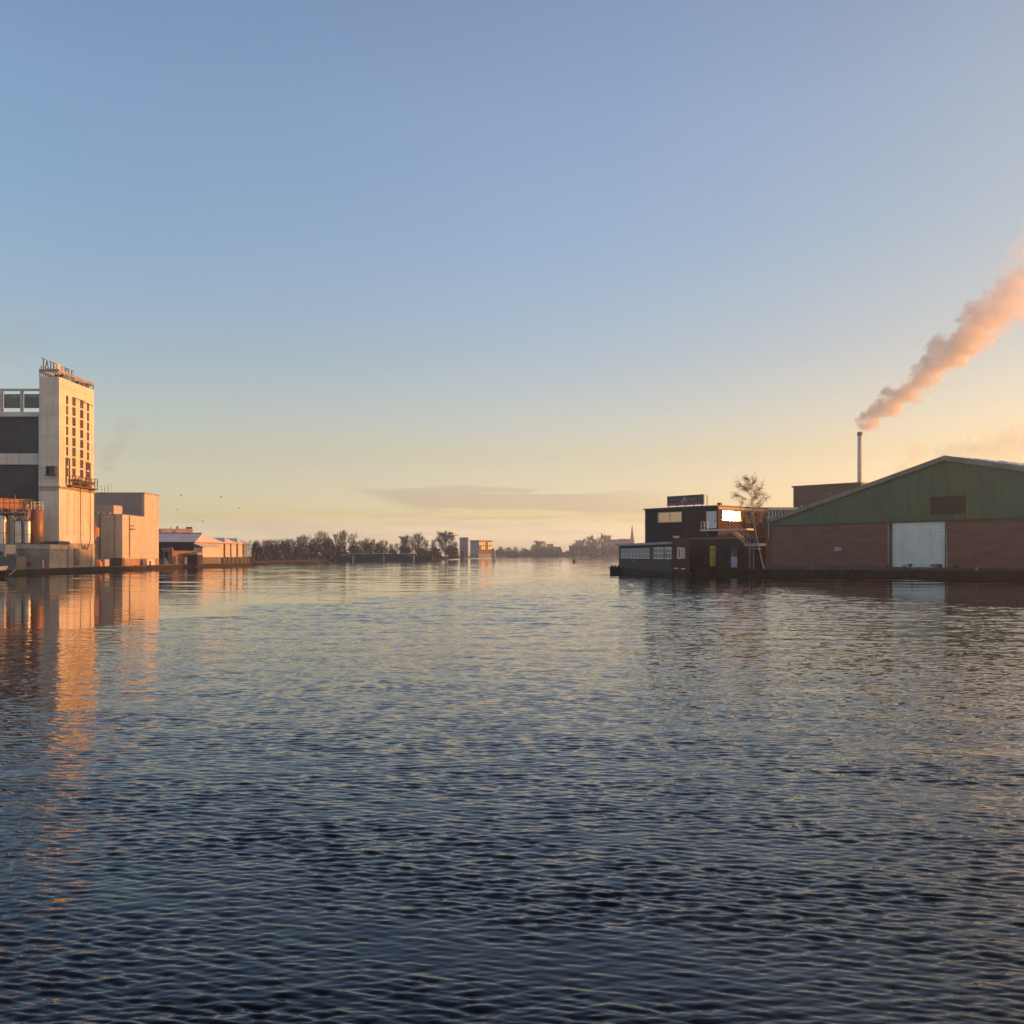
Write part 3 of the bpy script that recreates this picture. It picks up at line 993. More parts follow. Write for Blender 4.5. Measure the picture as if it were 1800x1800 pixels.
# ------------------------------------------------------------------ LEFT BANK: second block
BX = -59.8
B2 = thing('storage_block', 'windowless pale stepped block with one orange sunlit side right of the tower', 'industrial building', (BX - 4, 152, 0.6))
d0, d1, d2 = 145.0, 153.75, 159.95
GREYP = mat('grey_sheet_wall', (0.46, 0.45, 0.45), 0.7, 0.05, 0.6, streak=0.15)
part('lower_wall', MB().box(W, -71, BX, d0, d1, 1.75, 8.45), WHITE2, B2)
part('base', MB().box(W, -71, BX + 0.06, d0 - 0.05, d2, 0.6, 1.75), mat('base_brick', (0.36, 0.22, 0.17), 0.85, 0.15, 1.5), B2)
part('upper_wall', MB().box(W, -72, BX, d1 + 0.01, d2, 1.76, 12.3), WHITE2, B2)
part('roof_edge', MB().box(W, -72.1, BX + 0.08, d1 - 0.06, d2 + 0.1, 12.3, 12.48).box(W, -71.1, BX + 0.07, d0 - 0.08, d1 - 0.07, 8.45, 8.58), CONC, B2)
for x0, x1 in ((168, 198), (198.3, 220.5), (220.8, 233.3), (233.6, 251)):
    part('wall_panel', MB().box(W, PX(x0, d1), PX(x1, d1) - 0.03, d1 - 0.05, d1 + 0.009, 8.6, 12.28), mat('grey_panel', (0.30, 0.30, 0.32), 0.6, 0.06, 0.5), B2)
for xx, ww in ((-60.9, 0.05), (-63.2, 0.08)):
    part('downpipe', MB().tube([(xx, d0 - 0.1, 1.8), (xx, d0 - 0.1, 8.5)], ww, 6), STEELD, B2)
bxu = -61.5
hut = part('roof_hut', MB().box(W, -66.5, bxu, 145.9, 149.1, 8.46, 10.0), mat('hut_grey', (0.40, 0.38, 0.37), 0.7, 0.1), B2)
for x in (172.5, 182.5, 193):
    part('lamp', MB().ball((PX(x, 145.7), 145.75, PZ(904, 145.7)), 0.12, 0.12, 0.28, 8, 6), WHITEP, hut)
m = MB()
for x in (178, 184, 190, 196.5):
    m.tube([(PX(x, 156), 156, 12.48), (PX(x, 156), 156, PZ(850 + (x % 5), 156))], 0.04, 4)
part('antenna', m, STEEL, B2)
m = MB()
D = F0 * BX / (227 - 900)
m.tube([(BX + 0.1, D, 1.9), (BX + 0.1, D, 8.4)], 0.06, 5)
m.box(W, BX + 0.01, BX + 0.5, D + 0.2, D + 1.4, PZ(930.5, D), PZ(929.3, D)).box(W, BX + 0.01, BX + 0.4, D, D + 1.2, PZ(924.5, D), PZ(923.6, D))
part('cable_run', m, STEELD, B2)
m = MB().box(W, -59.3, -58.6, 151.8, 155.0, 0.6, PZ(982.5, 153))
part('lean_to', m, WHITEP, B2)
part('door', MB().box(W, -59.0, -58.57, 152.6, 153.4, 0.62, PZ(986, 153)), STEELD, B2)

# clutter on the left quay
part('salt_bin', MB().box(W, PX(168, 140), PX(184, 140), 140, 141.6, 0.6, PZ(983, 140)).tube([(PX(173, 139.9), 139.9, 0.9), (PX(173, 139.9), 139.9, 1.4)], 0.25, 8), mat('bin_white', (0.4, 0.38, 0.36), 0.7), None, 'pale bin on the quay between the tower and the stepped block', cat='bin')
part('pump_unit', MB().box(W, PX(170, 139), PX(178, 139), 138.6, 139.4, 0.6, PZ(988, 139)).ball((PX(174, 139), 139, PZ(988, 139)), 0.3, 0.3, 0.25, 10, 5, 0.0), mat('pump_orange', (0.62, 0.20, 0.09), 0.5), None, 'small orange pump unit in front of the pale bin', cat='pump')
pa = thing('pallet_stack', 'dark stack of pallets against the grey front of the stepped block', 'pallets', (PX(204, 143), 143.5, 0.6))
for k in range(8):
    for j in range(2):
        part('pallet', MB().box(W, PX(196 + j * 9.5, 143), PX(205 + j * 9.2, 143), 143, 144.2, 0.61 + k * 0.16, 0.74 + k * 0.16), STEELD, pa)

# ------------------------------------------------------------------ LEFT BANK: snow-roofed warehouses


def hip(F, u0, u1, v0, v1, z0, zr, inset, over=0.25):
    b = MB()
    u0 -= over; v0 -= over; v1 += over; u1 += over
    vm = (v0 + v1) / 2
    pts = [F.p(u0, v0, z0), F.p(u1, v0, z0), F.p(u1, v1, z0), F.p(u0, v1, z0), F.p(u0 + 0.2, vm, zr), F.p(u1 - inset, vm, zr)]
    b.add(pts, [(0, 1, 5, 4), (1, 2, 5), (2, 3, 4, 5), (3, 0, 4), (3, 2, 1, 0)])
    return b


def rib_wall(F, u0, u1, v0, z0, z1, pitch, depth=0.06):
    b = MB()
    n = max(1, int(round((u1 - u0) / pitch)))
    for k in range(n):
        a = u0 + (u1 - u0) * k / n
        c = (u1 - u0) / n
        b.box(F, a + c * 0.2, a + c * 0.8, v0 - depth, v0 - 0.002, z0, z1)
    return b


WX = -59.2
wh = thing('warehouse', 'largest frost-roofed warehouse with a dark brown front facing the viewer', 'warehouse', (-67, 185, 0.6))
part('wall', MB().box(W, -86, WX, 176, 193.8, 0.6, 4.75), WHITE2, wh)
part('brown_cladding', MB().box(W, -66, WX + 0.02, 175.9, 175.99, 0.6, 4.7), BROWNC, wh)
part('cladding_ribs', rib_wall(W, -66, WX, 175.9, 0.65, 4.68, 0.3), BROWNC, wh)
part('roof', hip(W, -86, WX, 176, 193.8, 4.76, 6.5, 1.6), SNOW, wh)
part('ridge_cap', MB().box(W, -86, WX - 1.4, 184.6, 185.2, 6.42, 6.66), ORANGEB, wh)
part('gutter', MB().box(W, WX + 0.26, WX + 0.38, 175.8, 194, 4.62, 4.76), ORANGEB, wh)
lt = thing('riverside_annex', 'low white annex with lean-to frosted roof before the largest warehouse', 'annex', (-58.2, 182, 0.6))
part('wall', MB().box(W, WX + 0.02, -57.75, 176.3, 187.5, 1.9, 3.75), mat('annex_white', (0.55, 0.52, 0.48), 0.7, 0.06, 0.8, streak=0.15), lt)
part('base', MB().box(W, WX + 0.02, -57.7, 176.2, 187.6, 0.6, 1.9), CONCD, lt)
b = MB()
b.add([(WX + 0.01, 175.9, 4.5), (-57.5, 175.9, 3.78), (-57.5, 187.8, 3.78), (WX + 0.01, 187.8, 4.5), (WX + 0.01, 175.9, 4.35), (-57.5, 175.9, 3.68), (-57.5, 187.8, 3.68), (WX + 0.01, 187.8, 4.35)],
      [(0, 1, 2, 3), (7, 6, 5, 4), (0, 4, 5, 1), (1, 5, 6, 2), (2, 6, 7, 3), (3, 7, 4, 0)])
part('roof', b, SNOW, lt)
for k, (ya, yb, zr, lab) in enumerate(((194.1, 202.8, 5.95, 'middle of the three frost-roofed warehouses on the far quay'), (203.1, 212.0, 6.0, 'farthest of the three frost-roofed warehouses, at the quay end'))):
    w2 = thing('warehouse', lab, 'warehouse', (-66, ya + 4, 0.6))
    part('wall', MB().box(W, -80, WX, ya, yb, 0.6, 4.75), WHITE2, w2)
    part('roof', hip(W, -80, WX, ya, yb, 4.76, zr, 1.4), SNOW, w2)
    part('gutter', MB().box(W, WX + 0.26, WX + 0.38, ya - 0.1, yb, 4.62, 4.76), ORANGEB, w2)
    for yy in (ya + 0.05, (ya + yb) / 2):
        part('downpipe', MB().box(W, WX + 0.01, WX + 0.2, yy, yy + 0.35, 1.9, 4.6), CONCD, w2)
    part('base', MB().box(W, WX + 0.02, WX + 0.3, ya, yb, 0.6, 1.9), CONCD, w2)
qw = MB().box(W, -58.1, -57.66, 188, 212, 0.6, 1.75)
for k in range(8):
    qw.box(W, -57.66, -57.5, 188 + k * 3, 188.3 + k * 3, 0.6, 1.8)
part('quay_wall', qw, mat('dark_green_wall', (0.075, 0.075, 0.055), 0.9, 0.3), None, 'low dark green wall along the quay below the white warehouses', cat='wall')

pk = thing('pink_factory', 'pinkish flat-roofed building rising behind the frost-roofed warehouses', 'building', (-84, 236, 0.6))
PF = Frame(PX(283, 232), 232, 0.93, 0.36)
part('wall', MB().box(PF, 0, 7.4, 0, 9, 0.6, PZ(929, 232)), mat('pink_render', (0.55, 0.38, 0.32), 0.8, 0.08), pk)
part('side_wall', MB().box(PF, -2, -0.01, 0.4, 9, 0.6, PZ(929.5, 232)), GREYP, pk)
m = MB().tube([(PX(308, 228), 228, 0.6), (PX(308, 228), 228, PZ(938, 228))], 0.95, 16).ball((PX(308, 228), 228, PZ(938, 228)), 0.95, 0.95, 0.8, 16, 6, 0.0)
part('domed_silo', m, mat('silo_grey', (0.30, 0.31, 0.33), 0.5, 0.08), None, 'grey domed silo in front of the pinkish flat-roofed building', cat='silo', smooth=True)
part('roof_unit', MB().box(PF, 5.9, 7.3, 1, 3, PZ(929, 232) + 0.01, PZ(925.6, 232)).box(PF, 3.6, 4.0, 1, 2, PZ(929, 232) + 0.01, PZ(924.5, 232)).box(PF, 2.2, 2.4, 1, 2, PZ(929, 232) + 0.01, PZ(926, 232)), STEELD, pk)

ct = thing('shipping_container', 'dark maroon container standing on the quay before the brown warehouse front', 'container', (-57.9, 170.5, 0.6))
MAR = mat('maroon_paint', (0.07, 0.03, 0.03), 0.6, 0.2)
part('body', MB().box(W, PX(330, 169), PX(347, 169), 169, 172, 0.61, 2.35), MAR, ct)
part('ribs', rib_wall(W, PX(330, 169), PX(347, 169), 169, 0.66, 2.3, 0.22, 0.04), MAR, ct)
part('tarpaulin', MB().box(W, PX(329.5, 169), PX(347.5, 169), 168.9, 172.1, 2.36, 2.72), mat('tan_tarp', (0.45, 0.33, 0.2), 0.9, 0.2), None, 'tan tarpaulin-covered load lying on the maroon container', cat='tarpaulin')
rng2 = random.Random(11)
cab = thing('orange_cabin', 'low orange brick cabin on the quay before the brown warehouse front', 'cabin', (-59, 172, 0.6))
CF = Frame(PX(303, 168), 168, 0.75, 0.66)
part('wall', MB().box(CF, 0, 3.6, 0, 2, 0.6, 2.9), ORANGEB, cab)
part('roof', MB().box(CF, -0.2, 3.8, -0.2, 2.2, 2.9, 3.05), CONC, cab)
part('crate_stack', MB().box(CF, 0.1, 0.6, -1.2, -0.5, 0.6, 1.5).box(CF, 0.15, 0.55, -1.1, -0.6, 1.5, 2.0), mat('straw_crate', (0.62, 0.42, 0.2), 0.8), None, 'straw coloured crates piled before the orange cabin', cat='crates')
part('drum', MB().tube([CF.p(2.9, -0.7, 0.6), CF.p(2.9, -0.7, 2.4)], 0.22, 10), mat('peach_drum', (0.7, 0.45, 0.28), 0.6), None, 'tall peach drum beside the orange cabin', cat='drum')
part('drum', MB().tube([CF.p(2.0, -1.0, 0.6), CF.p(2.0, -1.0, 1.9)], 0.24, 10), WHITEP, None, 'shorter white drum before the orange cabin', cat='drum')
part('tarp_pile', MB().ball((PX(288, 164), 164, 0.6), 0.75, 0.9, 1.35, 10, 6, 0.0), BLUEP, None, 'dark blue covered pile beside the stepped block', cat='pile')
m = MB()
for x, y in ((288, 963), (297, 965), (305, 968), (312, 970)):
    m.tube([(PX(x, 170), 170, 0.6), (PX(x, 170), 170, PZ(y, 170))], 0.06, 5)
m.tube([(PX(284, 170), 170, PZ(965, 170)), (PX(303, 170), 170, PZ(963.5, 170)), (PX(304, 170), 170, PZ(968, 170)), (PX(312.5, 170), 170, PZ(969.5, 170))], 0.12, 6)
m.tube([(PX(284, 170), 170.6, PZ(968, 170)), (PX(296, 170), 170.6, PZ(968, 170))], 0.1, 6)
part('pipe_gantry', m, mat('pale_yellow_pipe', (0.40, 0.36, 0.25), 0.6), None, 'pale pipe gantry on the quay between stepped block and cabin', cat='pipework')

# ------------------------------------------------------------------ vegetation


def bare_tree(seed, h, spread, nbr, ntw, tw_w, tw_l, stems=1, bark=BARK, twm=TWIG, droop=0.0, clear=0.25, thick=1.0, name='bare_tree', label='', group=None):
    r = random.Random(seed)
    T, C = MB(), MB()
    segs = []
    for s in range(stems):
        a = r.uniform(0, 6.28)
        lean = 0.16 * (s > 0) + 0.03
        p = Vector((math.cos(a) * 0.12 * s, math.sin(a) * 0.12 * s, -0.1))
        pts, rad = [p.copy()], [h * 0.017 * thick]
        d = Vector((math.cos(a) * lean, math.sin(a) * lean, 1)).normalized()
        n = 8
        for k in range(n):
            d = (d + Vector((r.uniform(-.09, .09), r.uniform(-.09, .09), 0.02))).normalized()
            p = p + d * (h * 0.93 / n)
            pts.append(p.copy())
            rad.append(h * 0.017 * thick * (1 - (k + 1) / (n + 0.6)))
        T.tube(pts, rad, 6)
        segs.append(pts)
    tips = []
    for b_ in range(nbr):
        pts = r.choice(segs)
        t = clear + (0.97 - clear) * (b_ + 0.5) / nbr
        i = min(int(t * 8), 7)
        p = pts[i].lerp(pts[i + 1], t * 8 - i)
        a = b_ * 2.4 + r.uniform(-.5, .5)
        el = r.uniform(0.35, 0.95)
        prof = math.sin(math.pi * min(1, 0.18 + 0.82 * (t - clear) / (1 - clear))) ** 0.7
        L = spread * (0.35 + 0.65 * prof) * r.uniform(0.75, 1.15)
        d = Vector((math.cos(a) * math.cos(el), math.sin(a) * math.cos(el), math.sin(el)))
        bp = [p.copy()]
        q = p.copy()
        for k in range(4):
            d = (d + Vector((r.uniform(-.2, .2), r.uniform(-.2, .2), 0.10 - droop * k * 0.5))).normalized()
            q = q + d * L / 4
            bp.append(q.copy())
        T.tube(bp, [h * 0.006 * thick, h * 0.0045 * thick, h * 0.003 * thick, h * 0.002 * thick, h * 0.001], 4, False)
        for k in range(7):
            j = r.randint(1, 3)
            q0 = bp[j].lerp(bp[j + 1], r.random())
            dd = (d + Vector((r.uniform(-.9, .9), r.uniform(-.9, .9), r.uniform(-.4, .7)))).normalized()
            tips.append((q0, dd, L * r.uniform(0.25, 0.45)))
    for (q, dd, L) in tips:
        C.tube([q, q + dd * L * 0.5 + Vector((0, 0, L * .05)), q + dd * L], [h * .0018, h * .0012, h * .0005], 3, False)
    per = max(1, ntw // len(tips))
    for (q, dd, L) in tips:
        for k in range(per):
            b0 = q + dd * L * r.random()
            t = (dd * 0.6 + Vector((r.gauss(0, .6), r.gauss(0, .6), r.gauss(0.15, .5) - droop))).normalized()
            l = tw_l * r.uniform(0.5, 1.3)
            e = b0 + t * l
            if droop:
                e = e - Vector((0, 0, droop * l * 0.6))
            s = t.cross(Vector((r.uniform(-1, 1), r.uniform(-1, 1), r.uniform(-1, 1))))
            if s.length < 1e-3:
                continue
            s = s.normalized() * tw_w
            C.add([b0 - s, b0 + s, e], [(0, 1, 2)])
    root = thing(name, label, 'tree', (0, 0, 0), group)
    part('trunk', T, bark, root, fix=False)
    part('crown', C, twm, root, fix=False)
    return root


def shrub(seed, rx, ry, rz, n, leaf, m, name='bush', label='', group=None):
    r = random.Random(seed)
    b = MB()
    lobes = [(r.uniform(-.6, .6) * rx, r.uniform(-.6, .6) * ry, rz * r.uniform(0.3, 0.72), r.uniform(.38, .62)) for _ in range(9)]
    for k in range(n):
        cx, cy, cz, s = r.choice(lobes)
        v = Vector((r.gauss(0, 1), r.gauss(0, 1), r.gauss(0, 1))).normalized() * r.random() ** 0.35
        p = Vector((cx + v.x * rx * s, cy + v.y * ry * s, max(0.05, cz + v.z * rz * s * 0.8)))
        a = Vector((r.gauss(0, 1), r.gauss(0, 1), r.gauss(0, 1))).normalized()
        c = a.cross(Vector((r.gauss(0, 1), r.gauss(0, 1), r.gauss(0, 1)))).normalized()
        l = leaf * r.uniform(0.5, 1.3)
        b.add([p - a * l, p + c * l * .6, p + a * l, p - c * l * .6], [(0, 1, 2, 3)])
    st = MB().tube([(0, 0, -0.1), (0.05, 0, rz * 0.5)], [rx * 0.05, rx * 0.02], 5)
    root = thing(name, label, 'bush', (0, 0, 0), group)
    part('stem', st, BARK, root)
    part('foliage', b, m, root, fix=False)
    return root


GL, GR = 'trees on the far left shore', 'trees on the distant right shore'
protoA = [bare_tree(20 + i, 10, 3.6 + 0.5 * (i % 2), 30, 2600, 0.035, 0.9, 1 + i % 2, label='tmp', group=GL) for i in range(4)]
protoT = [bare_tree(40 + i, 10, 2.6, 26, 1500, 0.032, 0.9, 3, clear=0.35, label='tmp', group=GL) for i in range(2)]
protoD = [bare_tree(60 + i, 10, 4.2, 36, 5200, 0.045, 0.95, 2, clear=0.12, label='tmp', group=GL) for i in range(2)]
protoS = [shrub(80 + i, 5, 4, 5, 900, 0.42, SHRUB, label='tmp', group='dark bushes along the far shore') for i in range(3)]
FREE = set(protoA + protoT + protoD + protoS)


def plant(protos, k, x, ytop, D, label, wpx=None, base=0.55, name=None, H0=10.0, rz=None):
    p = protos[k % len(protos)]
    zt_ = PZ(ytop, D)
    s = (zt_ - base) / H0
    loc = (PX(x, D), D, base)
    rz = rz if rz is not None else (x * 1.7) % 6.28
    sx = s
    if wpx:
        w0 = 8.4 if protos is not protoS else 10.0
        if protos is protoT:
            w0 = 6.4
        sx = wpx * D / F0 / w0
    if p in FREE:
        FREE.discard(p)
        c = p
        c.location = loc
        c.rotation_euler = (0, 0, rz)
        c.scale = (sx, sx, s)
        c['label'] = label
    else:
        c = copy_thing(p, loc, rz, sx, label, s)
    return c


# (x, top y, distance, width px)
back = [(447, 951, 322, 22), (466, 949, 345, 24), (487, 949.5, 350, 22), (505, 947, 372, 26), (524, 944.5, 380, 28), (541, 943, 385, 28), (556, 945, 392, 22)]
rj = random.Random(33)
for i, (x, y, D, w) in enumerate(back):
    y += rj.uniform(-3.5, 3.0)
    w *= rj.uniform(0.75, 1.2)
    plant(protoA, i, x, y, D, 'hazy bare tree in the row behind dark bushes, number %s from the warehouses' % ['one', 'two', 'three', 'four', 'five', 'six', 'seven'][i], w)
more = [(453, 953, 340, 16), (476, 951.5, 360, 18), (496, 950, 372, 18), (515, 948, 388, 20), (533, 946.5, 398, 20), (549, 946, 402, 20), (577, 944, 412, 18), (626, 954, 436, 16), (640, 953, 440, 16), (663, 953, 445, 16), (679, 955, 448, 14), (705, 953, 462, 16), (725, 949, 464, 18), (762, 951, 470, 18), (800, 956, 474, 16)]
ordw = 'first second third fourth fifth sixth seventh eighth ninth tenth eleventh twelfth thirteenth fourteenth fifteenth'.split()
for i, (x, y, D, w) in enumerate(more):
    y += rj.uniform(-3.5, 3.5)
    w *= rj.uniform(0.7, 1.25)
    plant(protoA, i + 1, x, y, D, '%s from the warehouses among the paler bare trees filling the rear row' % ordw[i], w)
plant(protoA, 1, 566, 936.5, 400, 'rounded bare tree just left of the tallest pale-stemmed trees', 30)
plant(protoT, 0, 588, 937.5, 408, 'slender bare tree, leftmost of the tallest pale-stemmed group', 20)
plant(protoT, 1, 598, 933.5, 410, 'tallest pale-stemmed bare tree, second in its group', 22)
plant(protoT, 0, 608, 932, 412, 'tallest pale-stemmed bare tree, third in its group', 24)
plant(protoT, 1, 617, 938, 409, 'bare tree leaning right at the end of the pale-stemmed group', 22)
for i, (x, y, D, w, lab) in enumerate(((632, 951, 425, 18, 'low bare tree behind the left end of the long barge'), (648, 947.5, 428, 18, 'bare tree with a double top behind the long barge'), (657, 949, 430, 14, 'narrow bare tree behind the middle of the long barge'), (671, 951, 432, 16, 'pointed bare tree behind the right half of the long barge'), (688, 957, 440, 14, 'small open bare tree in the gap beside the barge'), (697, 956, 442, 10, 'thin bare tree in the gap beside the barge'))):
    plant(protoA, i, x, y, D, lab, w)
plant(protoD, 0, 714, 943.5, 448, 'dense bare tree, left of the pair right of the barge', 26)
plant(protoD, 1, 735, 941.5, 450, 'dense pointed bare tree, right of the pair right of the barge', 26)
plant(protoA, 2, 749, 951, 452, 'low bare tree between the dense pair and the great rounded tree', 18)
plant(protoD, 0, 783, 937, 456, 'great rounded bare tree beside the square grey tower block', 48)
bush = [(445, 957, 300, 16), (458, 959, 318, 26), (480, 957.5, 335, 30), (503, 956.5, 350, 30), (528, 956, 362, 34), (552, 955, 372, 34), (575, 952, 380, 30), (597, 957, 390, 26), (622, 959, 404, 26), (645, 957, 412, 26), (668, 958, 418, 26), (690, 966, 430, 20), (716, 962, 440, 36), (742, 965, 442, 30), (765, 963, 447, 26), (795, 963, 450, 34)]
words = 'first second third fourth fifth sixth seventh eighth ninth tenth eleventh twelfth thirteenth fourteenth fifteenth sixteenth'.split()
for i, (x, y, D, w) in enumerate(bush):
    plant(protoS, i, x, y, D, '%s dark bush from the white warehouses along the far left shore' % words[i], w * 1.15, H0=4.6)

ug = MB()
r9 = random.Random(21)
for k in range(9000):
    x = r9.uniform(439, 806)
    D = np.interp(x, [439, 470, 600, 700, 806], [262, 300, 388, 425, 470]) + r9.uniform(0, 14)
    hmax = (2.2 + 1.3 * math.sin(x * 0.11) + 0.9 * math.sin(x * 0.31 + 1)) * (1.25 if x < 640 else 0.75)
    z = 0.5 + max(0.4, hmax) * r9.random() ** 0.8
    a = Vector((r9.gauss(0, 1), r9.gauss(0, 1), r9.gauss(0, 1))).normalized() * r9.uniform(0.25, 0.6)
    c = a.cross(Vector((r9.gauss(0, 1), r9.gauss(0, 1), r9.gauss(0, 1)))).normalized() * 0.28
    p = Vector((PX(x, D), D, z))
    ug.add([p - a, p + c, p + a, p - c], [(0, 1, 2, 3)])
for k in range(4200):
    x = r9.uniform(868, 1096)
    D = r9.uniform(990, 1120)
    z = 0.4 + (5.5 + 2.2 * math.sin(x * 0.13) + 1.5 * math.sin(x * 0.41)) * r9.random() ** 0.8
    a = Vector((r9.gauss(0, 1), r9.gauss(0, 1), r9.gauss(0, 1))).normalized() * r9.uniform(0.6, 1.5)
    c = a.cross(Vector((r9.gauss(0, 1), r9.gauss(0, 1), r9.gauss(0, 1)))).normalized() * 0.8
    p = Vector((PX(x, D), D, z))
    ug.add([p - a, p + c, p + a, p - c], [(0, 1, 2, 3)])
part('undergrowth', ug, SHRUB, None, kind='stuff', fix=False)
# hazy right-hand distance
for i, (x, y, w) in enumerate(((880, 961, 12), (893, 963.5, 14), (906, 962, 12), (919, 964, 12), (945, 952, 24), (958, 953, 8), (968, 957, 14), (1014, 955, 18), (1024, 950, 20), (1037, 945, 22), (1049, 951, 18), (1061, 942.5, 18), (1069, 943, 18))):
    lab = '%s hazy bare tree from the lit-windowed building along the distant shore' % words[i]
    c = plant(protoD if w > 13 else protoA, i, x, y, 1010 + 14 * i, lab, w * 1.15)
    c['group'] = GR
for i, (x, y, w) in enumerate(((878, 967, 26), (900, 968, 30), (925, 968, 30), (948, 966, 30), (972, 968, 30), (996, 970, 26), (1018, 962, 34), (1042, 958, 40), (1066, 962, 36), (1088, 964, 30))):
    lab = '%s grey hazy bush from the left along the distant shore' % words[i]
    plant(protoS, i, x, y, 1000 + 12 * i, lab, w * 1.1, H0=4.6)
for o in list(FREE):
    for ch in list(o.children):
        bpy.data.objects.remove(ch)
    bpy.data.objects.remove(o)

# ------------------------------------------------------------------ far shore buildings and the barge
bg_ = thing('moored_barge', 'long low dark barge moored before the trees of the far shore', 'barge', (PX(670, 432), 432, 0))
NAVY = mat('barge_navy', (0.022, 0.025, 0.034), 0.7, 0.2, 0.4)
Db = 370
GF = Frame(PX(588, Db), Db, 1, 0.02)
Lb = GF.u_at(760)
part('hull', MB().prism(GF, [(0, 0.7), (1.2, -0.2), (Lb - 1, -0.2), (Lb, 0.8), (Lb, 2.0), (0, 2.1)], 0, 6), NAVY, bg_)
part('hatch_cover', MB().prism(GF, [(5.5, 2.1), (Lb - 6, 2.1), (Lb - 6.5, 2.75), (6, 2.75)], 0.8, 5.2), NAVY, bg_)
part('hatch_rim', MB().box(GF, 5.8, GF.u_at(688), 0.6, 0.78, 2.7, 2.95), mat('pale_rim', (0.42, 0.43, 0.48), 0.6), bg_)
part('wheelhouse', MB().box(GF, 0.4, 5.0, 0.8, 5.2, 2.1, 3.4), NAVY, bg_)
part('hatch_rim', MB().box(GF, 2.6, 4.6, 0.6, 0.78, 2.2, 2.55), MATS['pale_rim'], bg_)
part('hatch_rim', MB().box(GF, GF.u_at(700), GF.u_at(722), 0.6, 0.78, 2.65, 2.9), MATS['pale_rim'], bg_)
for i, (x, lab) in enumerate(((620, 'pale mooring pole against the left part of the long barge'), (674, 'pale mooring pole against the middle of the long barge'), (727, 'pale mooring pole against the right end of the long barge'))):
    u = GF.u_at(x, -0.8)
    part('mooring_pole', MB().tube([GF.p(u, -0.8, -0.5), GF.p(u, -0.8, 2.0 + 0.3 * (i == 2))], [0.38, 0.34], 8), mat('pole_grey', (0.20, 0.20, 0.21), 0.8), None, lab, cat='pole', group='pale mooring poles by the barge')

gb = thing('grey_tower_block', 'square grey block standing left of the building with glowing windows', 'building', (PX(815, 640), 645, 0.6))
HAZG = mat('far_grey_render', (0.22, 0.225, 0.21), 0.9, 0.1, 0.2)
part('wall', MB().box(W, PX(808, 640), PX(822.3, 640), 640, 650, 0.6, PZ(947, 640)), HAZG, gb)
part('roof', MB().box(W, PX(807.6, 640), PX(822.8, 640), 639.8, 650.2, PZ(947, 640), PZ(944.6, 640)), CONC, gb)
m = MB()
for x in (810.5, 813.5, 816.5, 819.5):
    part('window', MB().box(W, PX(x - 0.6, 640), PX(x + 0.6, 640), 639.9, 639.99, PZ(963, 640), PZ(951, 640)), mat('far_pane_grey', (0.33, 0.36, 0.36), 0.3, 0.1), gb)

ob = thing('office_building', 'three-storey building with orange glowing windows on the far shore', 'building', (PX(845, 620), 625, 0.6))
cxo, cyo = PX(841, 620), 620.0
naz = R((180 - 2 + SUN_AZ) / 2)                       # the right facade turned to mirror the low sun
FRt = Frame(cxo, cyo, math.sin(naz - math.pi / 2), math.cos(naz - math.pi / 2))
FLt = Frame(cxo, cyo, -math.sin(naz), -math.cos(naz))
rl = FRt.u_at(864.5)
kL = (826.5 - 900) / F0
# left facade runs from the corner back and to the left
lx, ly = -math.sin(naz), -math.cos(naz)
ll = (kL * cyo - cxo) / (lx - kL * ly)
ll = abs(ll)
zo = PZ(951.5, 620)
part('wall', MB().box(FRt, 0, rl, 0, ll, 0.6, zo), HAZG, ob)
part('roof', MB().box(FRt, -0.3, rl + 0.3, -0.3, ll + 0.3, zo, zo + 0.75), CONC, ob)
BRO = mat('rusty_facade', (0.15, 0.105, 0.09), 0.8, 0.15, 0.3)
part('rust_facade', MB().box(FRt, 0.1, rl - 0.05, -0.12, -0.01, 3.0, zo - 0.05), BRO, ob)
FARG = bpy.data.materials.new('sunlit_pane')
FARG.use_nodes = True
pb = FARG.node_tree.nodes['Principled BSDF']
pb.inputs['Base Color'].default_value = (0.055, 0.052, 0.05, 1)
pb.inputs['Roughness'].default_value = 0.33
pb.inputs['Metallic'].default_value = 0.75
hh = [(PZ(958.5, 620), PZ(952.6, 620)), (PZ(966, 620), PZ(959.8, 620))]
nwin = 6
for r_ in range(2):
    for k in range(nwin):
        if (r_, k) in ((0, 3), (1, 0), (1, 3)):
            continue
        a = rl * (0.03 + 0.97 * k / nwin)
        window(FRt, a + 0.12, a + rl / nwin - 0.18, -0.12, hh[r_][0], hh[r_][1], ob, BRO, FARG, 1, 1, 0.10, proud=0.10)
GL2 = Frame(FRt.p(0, ll, 0)[0], FRt.p(0, ll, 0)[1], -FRt.v[0], -FRt.v[1])
for k in range(6):
    a = ll * (k + 0.25) / 6
    window(GL2, a, a + ll / 6 * 0.5, 0, 3.2, zo - 0.8, ob, WHITEP, mat('far_pane_pale', (0.42, 0.44, 0.43), 0.4, 0.1), 1, 3, 0.12)
for i, (x, y0, D, lab) in enumerate(((813.3, 969.5, 400, 'dark mooring dolphin in front of the grey tower block'), (866.5, 966, 400, 'dark mooring dolphin right of the building with glowing windows'))):
    dd = thing('mooring_dolphin', lab, 'mooring post', (PX(x, D), D, 0), 'dark mooring dolphins in mid river')
    for (ax, ay) in ((-0.3, 0), (0.25, 0.25), (0.25, -0.3)):
        part('pile', MB().tube([(PX(x, D) + ax * 1.3, D + ay * 1.3, -0.6), (PX(x, D) + ax, D + ay, PZ(y0, D))], 0.24, 7), STEELD, dd)
    part('cap', MB().tube([(PX(x, D), D, PZ(y0, D)), (PX(x, D), D, PZ(y0, D) + 0.35)], 0.62, 8), STEELD, dd)
